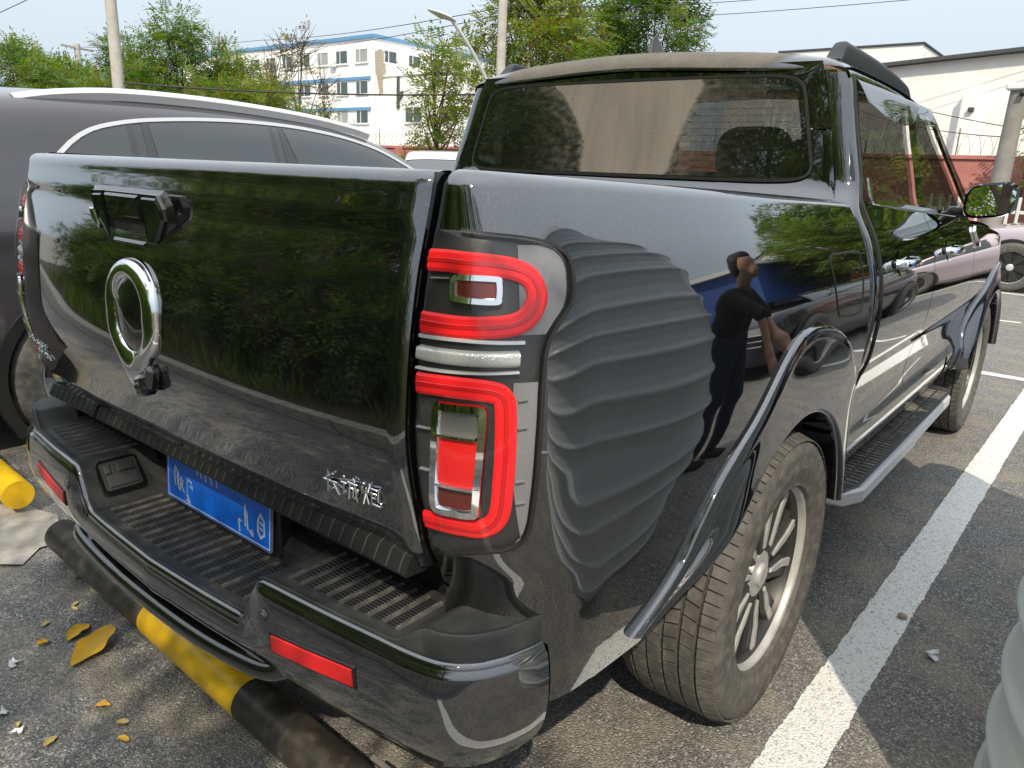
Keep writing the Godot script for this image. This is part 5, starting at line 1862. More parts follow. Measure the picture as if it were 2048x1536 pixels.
# ---------------------------------------------------------------- a person: joints with radii joined into one surface
func body_mesh(bones: Array, cell: float, blend: float) -> MB:
	var lo := V(1e9, 1e9, 1e9)
	var hi := -lo
	for b in bones:
		for k in 2:
			var r: float = b[2 + k] + cell * 2
			lo = lo.min(b[k] - V(r, r, r)); hi = hi.max(b[k] + V(r, r, r))
	var nx := int((hi.x - lo.x) / cell) + 2
	var ny := int((hi.y - lo.y) / cell) + 2
	var nz := int((hi.z - lo.z) / cell) + 2
	var F := PackedFloat32Array()
	F.resize(nx * ny * nz)
	F.fill(9.0)
	for b in bones:
		var r := maxf(b[2], b[3]) + blend + cell * 2
		var l2: Vector3 = (b[0].min(b[1]) - V(r, r, r) - lo) / cell
		var h2: Vector3 = (b[0].max(b[1]) + V(r, r, r) - lo) / cell
		var ab: Vector3 = b[1] - b[0]
		var den := maxf(ab.length_squared(), 1e-9)
		for z in range(maxi(0, int(l2.z)), mini(nz, int(h2.z) + 2)):
			for y in range(maxi(0, int(l2.y)), mini(ny, int(h2.y) + 2)):
				for x in range(maxi(0, int(l2.x)), mini(nx, int(h2.x) + 2)):
					var p := lo + V(x, y, z) * cell
					var t := clampf((p - b[0]).dot(ab) / den, 0, 1)
					var d: float = p.distance_to(b[0] + ab * t) - lerpf(b[2], b[3], t)
					var i := (z * ny + y) * nx + x
					var f := F[i]
					var h := maxf(blend - absf(f - d), 0.0) / blend
					F[i] = minf(f, d) - h * h * blend * 0.25
	var mb := MB.new()
	var id := {}
	var st := [1, nx, nx * ny]
	for z in nz - 1:
		for y in ny - 1:
			for x in nx - 1:
				var i := (z * ny + y) * nx + x
				var s := Vector3.ZERO
				var c := 0
				var neg := 0
				for k in 8:
					if F[i + (k & 1) + ((k >> 1) & 1) * nx + (k >> 2) * nx * ny] < 0: neg += 1
				if neg == 0 or neg == 8:
					continue
				for k in 8:
					for ax in 3:
						if (k >> ax) & 1: continue
						var a := i + (k & 1) + ((k >> 1) & 1) * nx + (k >> 2) * nx * ny
						var f0 := F[a]
						var f1: float = F[a + st[ax]]
						if (f0 < 0) != (f1 < 0):
							var q := V(k & 1, (k >> 1) & 1, k >> 2)
							q[ax] += f0 / (f0 - f1)
							s += q; c += 1
				var g := V(F[i + 1] - F[i], F[i + nx] - F[i], F[i + nx * ny] - F[i])
				id[i] = mb.add(lo + (V(x, y, z) + s / c) * cell, g.normalized())
	for i in id:
		for ax in 3:
			var a: int = st[(ax + 1) % 3]
			var b2: int = st[(ax + 2) % 3]
			if (F[i] < 0) != (F[i + st[ax]] < 0) and id.has(i - a) and id.has(i - b2) and id.has(i - a - b2):
				mb.face(id[i], id[i - a], id[i - a - b2]); mb.face(id[i], id[i - a - b2], id[i - b2])
	return mb

func build_person() -> void:
	var o := V(1.98, 0, -2.5)
	var t := thing("person", "person in black T-shirt bending forward, mirrored in the truck's side", "person", o)
	var B := func(a: Array) -> Array:
		var r := []
		for q in a:
			r.append([o + q[0], o + q[1], q[2], q[3]])
		return r
	# bending towards the truck (-x), one arm down
	var hip := V(0, 0.93, 0)
	var chest := V(-0.16, 1.25, 0.03)
	var neck := V(-0.26, 1.40, 0.05)
	var head := V(-0.36, 1.50, 0.07)
	part("body", body_mesh(B.call([[neck, head + V(.04, -.05, 0), .055, .06], [head + V(-.01, .02, 0), head + V(.01, .06, 0), .088, .085], [head + V(-.06, -.06, 0.01), head + V(-.03, -.04, 0), .045, .05],
		[V(-.42, 1.06, .24), V(-.5, .82, .2), .04, .033], [V(-.5, .82, .2), V(-.53, .76, .19), .036, .034], [V(-.54, .76, .2), V(-.57, .68, .2), .012, .01], [V(-.53, .76, .18), V(-.55, .67, .17), .012, .01], [V(-.52, .76, .17), V(-.53, .68, .15), .012, .01],
		[V(-.3, 1.0, -.2), V(-.42, .84, -.2), .04, .033], [V(-.42, .84, -.2), V(-.46, .78, -.2), .036, .032], [V(-.47, .78, -.19), V(-.5, .7, -.18), .012, .01], [V(-.46, .78, -.21), V(-.49, .7, -.21), .012, .01]]), 0.012, 0.03), "skin", t)
	part("hair", body_mesh(B.call([[head + V(.03, .06, 0), head + V(.06, .02, 0), .088, .08], [head + V(-.03, .085, 0), head + V(.02, .07, 0), .065, .08]]), 0.012, 0.03), "hair", t)
	part("t_shirt", body_mesh(B.call([[hip + V(0, .02, .07), chest + V(.02, -.04, .08), .115, .12], [hip + V(0, .02, -.07), chest + V(.02, -.04, -.08), .115, .12], [chest + V(0, 0, .12), chest + V(0, 0, -.12), .115, .115], [chest + V(-.02, .07, .16), V(-.42, 1.08, .24), .07, .062], [chest + V(-.02, .06, -.16), V(-.29, 1.04, -.21), .07, .062], [chest + V(-.03, .08, .1), chest + V(-.03, .08, -.1), .08, .08]]), 0.016, 0.05), "black_cloth", t)
	part("trousers", body_mesh(B.call([[hip + V(0, -.02, .08), V(.03, .5, .1), .11, .075], [V(.03, .5, .1), V(.06, .1, .1), .075, .055], [hip + V(0, -.02, -.08), V(-.02, .5, -.12), .11, .075], [V(-.02, .5, -.12), V(.02, .1, -.12), .075, .055], [hip + V(0, 0, .06), hip + V(0, 0, -.06), .115, .115]]), 0.016, 0.05), "navy_cloth", t)
	part("shoes", body_mesh(B.call([[V(.08, .05, .1), V(-.12, .04, .1), .045, .038], [V(.04, .05, -.12), V(-.16, .04, -.12), .045, .038]]), 0.014, 0.02), "seat_black", t)

# ---------------------------------------------------------------- the place
func wire(P: Array, r: float, label: String, sag := 0.0) -> void:
	var b := MB.new()
	var pts := []
	for i in P.size() - 1:
		for k in 13:
			if k == 12 and i < P.size() - 2: continue
			var u := k / 12.0
			pts.append(P[i].lerp(P[i + 1], u) + V(0, -4.0 * sag * u * (1.0 - u), 0))
	b.tube(pts, r, 5, false)
	single("overhead_cable", b, "cable", label, "cable", "overhead cables")

func pole(called: String, label: String, at: Vector3, h: float, r0: float, r1: float, mt := "pole_concrete") -> Node3D:
	var t := thing(called, label, "pole", at)
	var b := MB.new()
	b.tube([at, at + V(0, h * 0.5, 0), at + V(0, h, 0)], [r0, (r0 + r1) / 2, r1], 16)
	part("shaft", b, mt, t)
	return t

func lamp_arm(label: String, a: Vector3, e: Vector3) -> void:
	var t := thing("street_lamp", label, "street lamp", a)
	var b := MB.new()
	var mid := a.lerp(e, 0.55) + V(0, (e - a).length() * 0.05, 0)
	b.tube(smooth_path([a, mid, e], 14), 0.045, 10)
	part("arm", b, "lamp_metal", t)
	var d := (e - a).normalized()
	var f := V(d.x, 0.12, d.z).normalized()
	var s := f.cross(V(0, 1, 0)).normalized()
	b = MB.new()
	b.grid(func(u: float, v: float):
		var an := u * TAU
		var k := sin(PI * clampf(v * 0.92 + 0.06, 0, 1))
		return e + f * (v * 0.75 - 0.08) + s * 0.15 * pow(k, 0.6) * cos(an) + V(0, 1, 0) * 0.07 * pow(k, 0.6) * (sin(an) if sin(an) > 0 else 0.45 * sin(an)), 20, 16, e + f * 0.3)
	var h := part("lamp_head", b, "lamp_metal", t)
	b = MB.new()
	b.box(e + f * 0.3 + V(0, -0.034, 0), V(0.18, 0.012, 0.18), 0.004, Basis(s, V(0, 1, 0), f))
	part("lamp_panel", b, "clear_lamp", h)

func window_unit(t: Node3D, c: Vector3, w: float, h: float, B: Basis, split := 0.36) -> void:
	var xf := Transform3D(B, c)
	var b := MB.new()
	for q in [[0.0, h / 2 - 0.04, w, 0.08], [0.0, -h / 2 + 0.04, w, 0.08]]:
		b.box(xf * V(q[0], q[1], 0.03), V(q[2], q[3], 0.08), 0.0, B)
	for x in [-w / 2 + 0.04, w / 2 - 0.04, -w / 2 + w * split]:
		b.box(xf * V(x, 0, 0.03), V(0.09, h - 0.16, 0.078), 0.0, B)
	var f := part("window", b, "window_frame", t)
	for q in [[-w / 2 + 0.08, -w / 2 + w * split - 0.04], [-w / 2 + w * split + 0.04, w / 2 - 0.08]]:
		b = MB.new()
		b.box(xf * V((q[0] + q[1]) / 2, 0, 0.012), V(q[1] - q[0], h - 0.17, 0.02), 0.0, B)
		part("pane", b, "curtain" if (int(c.x * 3.0) + int(c.y)) % 4 == 0 else "window_glass", f)
	b = MB.new()
	b.box(xf * V(0, -h / 2 - 0.05, 0.07), V(w + 0.2, 0.07, 0.16), 0.0, B)
	part("window_sill", b, "white_render", f)

func build_buildings() -> void:
	# four storey block; numbers along its walls in metres
	var C := V(-64.95, 0, -57.1)
	var t := thing("office_block", "white three tone office block with blue roof edge behind the trees", "building", C)
	var b := MB.new()
	b.box(V(-85, 7.4, -70), V(40.1, 14.8, 25.8), 0.0)
	part("wall", b, "white_render", t)
	b = MB.new()
	b.box(V(-85, 14.72, -70), V(40.5, 0.36, 26.2), 0.0)
	part("roof_edge", b, "blue_band", t)
	for y in [10.58, 7.44]:
		b = MB.new()
		b.box(V(-77.5, y, -57.02), V(24.0, 0.32, 0.2), 0.0)
		part("blue_canopy", b, "blue_band", t)
	for row in [12.86, 9.66, 6.6]:
		for k in 9:
			window_unit(t, V(-66.9 - k * 3.36, row, -57.08), 2.05, 1.42, Basis.IDENTITY)
	var SB2 := Basis(V(0, 1, 0), PI / 2)
	for q in [[-59.4, 12.9], [-63.0, 12.9], [-66.6, 12.9], [-70.4, 12.9], [-63.0, 9.6]]:
		window_unit(t, V(-64.93, q[1], q[0]), 1.9, 1.3, SB2)
	b = MB.new()
	b.tube([V(-64.9, 0, -57.0), V(-64.9, 13.9, -57.0)], 0.16, 10)
	part("drainpipe", b, "hall_render", t)
	for q in [[-71.6, 12.2], [-78.4, 9.1], [-68.5, 6.1]]:
		b = MB.new()
		b.box(V(q[0], q[1], -56.8), V(0.9, 0.62, 0.36), 0.03)
		b.lathe([Vector2(0.0, 0.02), Vector2(0.24, 0.02), Vector2(0.25, 0.0)], 20, Transform3D(Basis(V(1, 0, 0), PI / 2), V(q[0] - 0.14, q[1], -56.61)), false)
		part("air_conditioner", b, "window_frame", t)
	# plaster fallen from the corner
	var hole := PackedVector2Array([Vector2(0.1, 13.2), Vector2(0.9, 13.6), Vector2(1.6, 13.1), Vector2(1.4, 12.2), Vector2(1.7, 11.4), Vector2(1.1, 10.4), Vector2(1.2, 9.3), Vector2(0.7, 8.8), Vector2(0.5, 10.0), Vector2(0.2, 11.2)])
	b = MB.new()
	b.prism(hole, 0.0, 0.05, Transform3D(Basis(V(0, 0, -1), V(0, 1, 0), V(1, 0, 0)), V(-64.95, 0, -57.15)))
	part("bare_plaster", b, "bare_render", t)
	# lower wing joined to the block
	t = thing("low_wing", "lower white wing with flat roof beside the office block", "building", V(-52, 0, -63))
	b = MB.new()
	b.box(V(-48.9, 5.4, -63.5), V(32, 10.8, 10), 0.0)
	part("wall", b, "white_render", t)
	b = MB.new()
	b.box(V(-48.9, 10.88, -63.5), V(32.3, 0.16, 10.3), 0.0)
	part("roof_edge", b, "hall_render", t)
	for k in 6:
		window_unit(t, V(-60.3 - 0.0 + k * 5.3, 6.85, -58.48), 2.5, 1.65, Basis.IDENTITY, 0.5)
	b = MB.new()
	b.prism(PackedVector2Array([Vector2(-.12, 2.1), Vector2(.2, 2.1), Vector2(.2, .5), Vector2(.75, .7), Vector2(.75, .2), Vector2(.2, -.3), Vector2(.2, -1.1), Vector2(-.2, -1.1)]), 0, 0.15, Transform3D(Basis.IDENTITY, V(-62.6, 8.6, -58.45)), 0.02)
	part("dark_wall_shape", b, "roof_dark", t)  # thin dark upright shape with a side block, set on the wing's front
	# white hall
	t = thing("factory_hall", "cream white factory hall with pitched roof behind the red wall", "building", V(0, 0, -33))
	var gable := PackedVector2Array([Vector2(-11, 0), Vector2(-11, 4.74), Vector2(9, 6.04), Vector2(29, 4.74), Vector2(29, 0)])
	b = MB.new()
	b.prism(gable, -39.0, -27.0)
	part("wall", b, "hall_render", t)
	b = MB.new()
	b.prism(PackedVector2Array([Vector2(-11.4, 4.73), Vector2(-11.4, 4.83), Vector2(9, 6.16), Vector2(29.4, 4.83), Vector2(29.4, 4.73), Vector2(9, 6.05)]), -39.2, -26.7)
	part("roof", b, "roof_dark", t)
	for x in [-3.05, 3.4, 9.8, 16.2]:
		b = MB.new()
		b.box(V(x, 2.12, -26.9), V(0.42, 4.25, 0.5), 0.02)
		part("pilaster", b, "hall_render", t)
	b = MB.new()
	b.box(V(-7.1, 2.9, -29.2), V(4.6, 5.85, 3.2), 0.0)
	part("stair_tower", b, "hall_render", t)
	b = MB.new()
	b.box(V(-7.1, 5.86, -29.2), V(4.7, 0.05, 3.3), 0.0)
	part("tower_roof", b, "roof_dark", t)
	b = MB.new()
	b.box(V(-2.95, 3.75, -26.6), V(0.16, 0.12, 0.18), 0.02)
	part("wall_lamp", b, "roof_dark", t)
	# red boundary wall
	t = thing("boundary_wall", "long red painted boundary wall topped with razor wire", "wall", V(-15, 0, -21))
	for k in 24:
		var x := -66.0 + k * 4.2
		b = MB.new()
		b.box(V(x, 1.06, -21.12), V(4.17, 2.12, 0.2), 0.0)
		part("wall_panel", b, "red_wall", t)
		b = MB.new()
		b.box(V(x + 2.1, 1.09, -21.1), V(0.42, 2.18, 0.32), 0.015)
		part("wall_pier", b, "red_wall", t)
		b = MB.new()
		b.box(V(x, 2.175, -21.12), V(4.19, 0.1, 0.3), 0.01)
		part("coping", b, "red_wall", t)
	t = thing("razor_wire", "coiled razor wire on thin posts along the red wall", "razor wire", V(-15, 2.2, -21.1))
	b = MB.new()
	var hp := []
	for k in 2600:
		var a := k * 0.55
		hp.append(V(-40.0 + k * 0.021, 2.46 + 0.22 * sin(a), -21.12 + 0.22 * cos(a)))
	b.tube(hp, 0.006, 3, false)
	part("coil", b, "galvanised", t)
	for k in 30:
		b = MB.new()
		b.tube([V(-40 + k * 2.1, 2.2, -21.12), V(-40 + k * 2.1, 2.85, -21.12)], 0.018, 6)
		part("post", b, "galvanised", t)
	# blue clad shed to the right, seen only in the paint
	t = thing("blue_shed", "dark blue clad shed with pale roof mirrored in the truck's flank", "building", V(10, 0, -13))
	b = MB.new()
	b.prism(PackedVector2Array([Vector2(5.7, 0), Vector2(5.7, 3.1), Vector2(11, 3.9), Vector2(16.5, 3.1), Vector2(16.5, 0)]), -19, -12.2)
	part("wall", b, "blue_cladding", t)
	b = MB.new()
	b.prism(PackedVector2Array([Vector2(5.4, 3.06), Vector2(5.4, 3.2), Vector2(11, 4.06), Vector2(16.8, 3.2), Vector2(16.8, 3.06), Vector2(11, 3.92)]), -19.3, -11.9)
	part("roof", b, "hall_render", t)
	# picket fence
	t = thing("picket_fence", "low white picket fence before the red wall", "fence", V(4, 0, -16))
	b = MB.new()
	b.box(V(0, 0, 0), V(0.055, 1.15, 0.03), 0.01)
	var pk := b.mesh()
	for k in 84:
		piece("picket", pk, "fence_white", t, Transform3D(Basis.IDENTITY, V(-1.6 + k * 0.16, 0.74, -16.0)))
	for y in [0.4, 1.05]:
		b = MB.new()
		b.box(V(5.0, y, -16.035), V(13.6, 0.06, 0.035), 0.006)
		part("rail", b, "fence_white", t)

func sheet(called: String, x0: float, x1: float, z0: float, z1: float, y: float, mt: String, kind := "structure") -> void:
	var b := MB.new()
	b.flat([V(x0, y, z0), V(x1, y, z0), V(x1, y, z1), V(x0, y, z1)], V((x0 + x1) / 2, y - 5, (z0 + z1) / 2))
	single(called, b, mt, "", "", "", kind)

# a painted line with ragged edges
func painted(a: Vector3, e: Vector3, w: float, n: int, sd: int, label: String) -> void:
	rng.seed = sd
	var b := MB.new()
	var d := (e - a).normalized()
	var s := d.cross(V(0, 1, 0)).normalized()
	var k0 := -1
	var jit := noise(sd, 0.12, 3)
	for i in n + 1:
		var p := a.lerp(e, float(i) / n)
		var j0 := 0.0045 * jit.get_noise_1d(i * 0.9) + rng.randfn(0, 0.0012)
		var j1 := 0.0045 * jit.get_noise_1d(i * 0.9 + 900.0) + rng.randfn(0, 0.0012)
		var k := b.add(p + s * (w / 2 + j0), V(0, 1, 0))
		b.add(p - s * (w / 2 + j1), V(0, 1, 0))
		if k0 >= 0:
			b.face(k0, k0 + 1, k + 1); b.face(k0, k + 1, k)
		k0 = k
	single("painted_line", b, "line_paint", "", "", "", "structure").set_meta("label", label)

func scrap(b: MB, c: Vector3, r: float, n: int, crumple: float) -> void:
	var P := []
	for i in n:
		var a := TAU * i / n
		P.append(c + V(cos(a) * r * rng.randf_range(0.6, 1.2), absf(rng.randfn(0, crumple)) + 0.004, sin(a) * r * rng.randf_range(0.45, 1.0)))
	var o := c + V(0, crumple * 0.9 + 0.006, 0)
	for i in n:
		b.flat([o, P[i], P[(i + 1) % n]], c + V(0, -1, 0))

func build_ground() -> void:
	var g := PlaneMesh.new()
	g.size = Vector2(400, 400)
	single("ground", g, "asphalt", "", "", "", "structure")
	sheet("grass_strip", -70, 30, -21.0, -15.2, 0.05, "far_grass")
	sheet("grass_verge", -70, -14, -15.2, -9.0, 0.05, "far_grass")
	painted(V(1.062, 0.004, 1.1), V(1.192, 0.004, -6.45), 0.135, 500, 3, "white bay line beside the truck")
	painted(V(1.25, 0.004, -6.29), V(-1.5, 0.004, -6.32), 0.12, 80, 4, "white line across the ends of the bays")
	painted(V(6.0, 0.004, -6.2), V(1.4, 0.004, -6.28), 0.12, 60, 5, "white line across the bays on the right")
	painted(V(-6, 0.004, -12.2), V(7, 0.004, -12.25), 0.12, 60, 6, "white line by the far row")
	painted(V(3.75, 0.004, 1.1), V(3.85, 0.004, -6.3), 0.13, 200, 7, "white bay line beyond the tank")
	painted(V(0.35, 0.004, -9.35), V(0.75, 0.004, -9.4), 0.08, 10, 8, "short worn line on the aisle")
	painted(V(-1.7, 0.004, -0.7), V(-1.66, 0.004, -6.3), 0.13, 200, 9, "white bay line between truck and SUV")

func build_behind() -> void:
	# low kerb wall and planted bank behind the parked truck, mirrored in its tailgate
	var t := thing("kerb_wall", "low concrete kerb wall along the planting behind the bays", "kerb", V(0, 0, 1.38))
	rng.seed = 2
	for k in 16:
		var b := MB.new()
		b.box(V(-12.0 + k * 1.2, 0.135 + rng.randfn(0, 0.003), 1.385 + rng.randfn(0, 0.004)), V(1.19, 0.27, 0.25), 0.012)
		part("kerb_block", b, "concrete", t)
	var s := MB.new()
	var nz := noise(4, 0.5, 3)
	s.grid(func(u: float, v: float):
		var x := lerpf(-14.0, 9.0, u)
		var z := lerpf(1.5, 9.0, v)
		return V(x, 0.22 + 0.35 * v + 0.05 * nz.get_noise_2d(x * 3.0, z * 3.0), z), 90, 40, V(0, -5, 4))
	single("soil_bank", s, "soil", "", "", "", "structure")
	# grass and weeds on the bank
	var gm := MB.new()
	rng.seed = 8
	for i in 9000:
		var z := 1.55 + pow(rng.randf(), 1.6) * 4.5
		var x := rng.randf_range(-9, 4)
		if nz.get_noise_2d(x * 2.0, z * 2.0) < -0.05: continue
		var p := V(x, 0.24 + 0.35 * (z - 1.5) / 7.5, z)
		var h := rng.randf_range(0.1, 0.4)
		gm.cur = tone(0.3)
		var d := (V(0, 1, 0) + rand_dir() * 0.45).normalized()
		leaflet(gm, p, d, d.cross(rand_dir()).normalized(), h, 0.011)
	single("weeds", gm, "leaves", "green weeds and grass growing on the bank", "weeds", "", "stuff")
	var spots := [[-6.6, 2.8, 1.3, .7], [-5.4, 2.9, 1.7, .8], [-4.2, 3.1, 2.1, .95], [-3.0, 2.9, 1.5, .8], [-2.0, 3.2, 2.2, 1.0], [-0.9, 3.0, 1.4, .75], [0.3, 3.2, 1.9, .9], [1.6, 3.3, 1.7, .8], [-7.8, 3.2, 2.2, 1.0], [-5.0, 4.6, 4.4, 1.5], [-2.6, 4.9, 4.8, 1.6], [0.2, 5.0, 4.6, 1.6], [-9.3, 3.4, 2.6, 1.1], [-7.6, 4.8, 4.6, 1.6]]
	for k in spots.size():
		var q = spots[k]
		tree("shrub", "%s leafy shrub along the bank, counted from the truck's far side" % ["fourth", "fifth", "seventh", "eighth", "tenth", "eleventh", "thirteenth", "last", "second", "sixth", "ninth", "twelfth", "first", "third"][k], V(q[0], 0.25, q[1]), q[2], 0.25, q[3], 200 + k, {"n": 14, "per": 330.0, "fl": 0.26, "lw": 0.017, "shift": 0.35, "trunk": 0.03, "category": "shrub", "group": "shrubs on the bank", "cr": 0.5, "pairs": 4})
	var tall := [[-12.5, 7.0], [-9.6, 7.6], [-7.0, 7.2], [-4.4, 7.8], [-1.8, 7.4], [0.8, 7.9]]
	for k in tall.size():
		tree("screen_tree", "%s tall tree of the dense row behind the bank" % ["first", "second", "third", "fourth", "fifth", "last"][k], V(tall[k][0], 0.4, tall[k][1]), 7.0, 1.2, 1.8, 260 + k, {"n": 18, "per": 42.0, "fl": 0.5, "lw": 0.035, "shift": -0.2, "group": "trees behind the bank", "cr": 0.55})
	tree("bank_tree", "slender tree on the bank behind the truck's right corner", V(1.6, 0.3, 2.95), 5.3, 3.2, 1.1, 231, {"n": 10, "per": 90.0, "fl": 0.36, "cr": 0.4, "group": "trees on the bank"})
	tree("bank_tree", "bushy tree at the far end of the bank", V(-10.5, 0.3, 5.1), 6.0, 1.0, 1.8, 232, {"n": 9, "per": 90.0, "fl": 0.36, "cr": 0.4, "group": "trees on the bank"})

func build_far() -> void:
	var L := "green roadside tree "
	var G := {"group": "roadside trees"}
	var rows := [["roadside_tree", "broad green tree at the far left edge behind the SUV roof", -26.8, -9.5, 5.0, 0.8, 1.7, 0.3], ["roadside_tree", "dusty green tree left of the thin lamp mast", -30.1, -11.9, 4.8, 0.6, 1.9, 0.0], ["roadside_tree", "narrow dark tree behind the tall pale pole", -25.8, -12.0, 5.3, 1.0, 0.8, -0.5],
		["roadside_tree", "tallest feathery green tree left of the office block", -22.2, -12.3, 5.8, 1.0, 1.45, -0.2], ["roadside_tree", "bushy mid green tree right of the tall pole", -25.4, -12.7, 4.6, 0.6, 1.8, 0.3], ["roadside_tree", "light green tree overlapping the office block's left end", -22.3, -14.2, 4.9, 0.8, 1.45, 0.5],
		["roadside_tree", "low yellow green tree below the office block windows", -19.2, -13.4, 3.8, 0.5, 1.4, 1.2], ["roadside_tree", "low green tree behind the SUV's rear roof", -22.3, -9.9, 3.7, 0.4, 1.6, 0.6], ["roadside_tree", "low bushy tree behind the SUV's roof rail", -20.1, -12.0, 3.8, 0.4, 1.6, 0.7]]
	for k in rows.size():
		var q = rows[k]
		tree(q[0], q[1], V(q[2], 0, q[3]), q[4], q[5], q[6], 300 + k, {"n": 20, "per": 190.0, "fl": 0.36, "lw": 0.022, "shift": q[7], "group": "roadside trees", "brown": 0.06})
	tree("bare_tree", "half bare reddish tree in front of the office block", V(-20.5, 0, -15.1), 5.5, 1.6, 1.25, 320, {"n": 16, "per": 12.0, "bare": true, "shift": 1.5, "brown": 0.7, "trunk": 0.07})
	tree("roadside_tree", "loose yellow green tree beside the truck's cab", V(-13.2, 0, -14.4), 4.7, 1.7, 1.0, 321, {"n": 17, "per": 120.0, "fl": 0.36, "lw": 0.024, "shift": 0.9, "trunk": 0.08, "group": "roadside trees", "brown": 0.1})
	tree("roadside_tree", "tall yellow tinged tree rising left of the roof aerial", V(-13.1, 0, -18.5), 7.3, 2.0, 2.0, 322, {"n": 26, "per": 110.0, "fl": 0.42, "lw": 0.03, "shift": 0.9, "group": "roadside trees", "brown": 0.16})
	tree("roadside_tree", "dark green tree rising behind the roof aerial", V(-14.0, 0, -26.3), 9.3, 3.0, 1.9, 323, {"n": 22, "per": 150.0, "fl": 0.5, "lw": 0.035, "shift": -0.6, "group": "roadside trees"})
	tree("roadside_tree", "small tree low between the two tall trees", V(-15.3, 0, -24.3), 6.2, 2.0, 1.3, 324, {"n": 14, "per": 120.0, "fl": 0.42, "lw": 0.03, "shift": 0.3, "group": "roadside trees"})
	tree("wall_shrub", "reddish brown shrub at the foot of the red wall", V(-13.0, 0, -12.9), 1.9, 0.5, 0.8, 325, {"n": 9, "per": 130.0, "fl": 0.25, "lw": 0.016, "shift": 1.0, "brown": 0.5, "trunk": 0.03, "category": "shrub"})
	# trees to the right of the frame that the flank and doors mirror
	var right := [[4.4, -17.2, 6.2, 1.7], [3.2, -18.6, 6.6, 1.6], [1.6, -18.9, 5.0, 1.3], [4.0, -15.4, 5.0, 1.3], [0.9, -19.9, 4.4, 1.2]]
	for k in right.size():
		var q = right[k]
		tree("lot_tree", "%s tree mirrored in the truck's doors" % ["bushy green", "tallest green", "small slim green", "broad nearer green", "short nearer green"][k], V(q[0], 0, q[1]), q[2], 1.8, q[3], 340 + k, {"n": 18, "per": 110.0, "fl": 0.42, "lw": 0.03, "shift": 0.2, "group": "trees mirrored in the doors"})
	# poles and lamps
	pole("utility_pole", "tall pale concrete pole left of the feathery tree", V(-18.51, 0, -8.6), 9.5, 0.15, 0.11)
	var p2 := pole("utility_pole", "distant concrete pole with a crossarm at the far left", V(-44.7, 0, -18.6), 7.1, 0.2, 0.15)
	var b := MB.new()
	b.box(V(-44.7, 6.9, -18.6), V(0.1, 0.1, 2.2), 0.01, Basis(V(0, 1, 0), 0.4))
	part("crossarm", b, "pole_concrete", p2)
	pole("utility_pole", "concrete pole rising behind the cab's rear corner", V(-11.4, 0, -14.7), 9.5, 0.12, 0.1)
	lamp_arm("street lamp on a leaning arm above the white car", V(-11.4, 3.0, -14.65), V(-11.7, 4.72, -13.25))
	lamp_arm("thin distant street lamp leaning left before the trees", V(-44.6, 4.3, -18.5), V(-43.9, 5.85, -15.6))
	var cp := pole("camera_post", "grey concrete post with a camera beside the red wall", V(-0.32, 0, -14.3), 3.0, 0.16, 0.12, "post_grey")
	b = MB.new()
	b.box(V(-0.34, 3.0, -14.2), V(0.3, 0.1, 0.16), 0.02)
	var hd := part("camera_head", b, "window_frame", cp)
	b = MB.new()
	b.tube([V(-0.24, 2.93, -14.14), V(-0.24, 2.87, -14.1)], 0.045, 12)
	part("camera_dome", b, "cable", hd)
	wire([V(-18.5, 3.11, -8.61), V(-11.4, 3.25, -14.7)], 0.022, "thick cable sagging before the trees and office block", 0.12)
	wire([V(-18.5, 3.1, -8.61), V(-44.7, 4.9, -18.6)], 0.012, "cable from the tall pole towards the distant pole", 0.2)
	wire([V(-11.4, 5.22, -14.7), V(-31.89, 6.85, -21.5), V(-44.7, 6.95, -18.6)], 0.011, "upper of two wires crossing above the office block", 0.15)
	wire([V(-11.4, 5.06, -14.7), V(-31.4, 6.5, -22.2), V(-44.6, 6.8, -18.2)], 0.011, "lower of two wires crossing above the office block", 0.15)
	wire([V(-17.0, 4.8, -6.9), V(-17.6, 3.95, -5.6)], 0.008, "lower wire cutting the upper left corner", 0.0)
	wire([V(-17.1, 4.75, -6.3), V(-17.6, 4.15, -5.5)], 0.008, "upper wire cutting the upper left corner", 0.0)
	wire([V(-11.4, 5.25, -14.7), V(-8.86, 6.69, -23.27), V(3, 7.4, -26)], 0.01, "upper wire right of the tall trees", 0.08)
	wire([V(-11.4, 5.1, -14.7), V(-9.3, 6.3, -23.0), V(2, 6.9, -26)], 0.01, "lower wire right of the tall trees", 0.08)
	wire([V(-6.2, 4.35, -24.5), V(-0.32, 2.4, -14.35)], 0.008, "upper thin cable from the hall to the camera post", 0.1)
	wire([V(-6.6, 4.1, -24.5), V(-0.32, 2.25, -14.35)], 0.008, "lower thin cable from the hall to the camera post", 0.25)

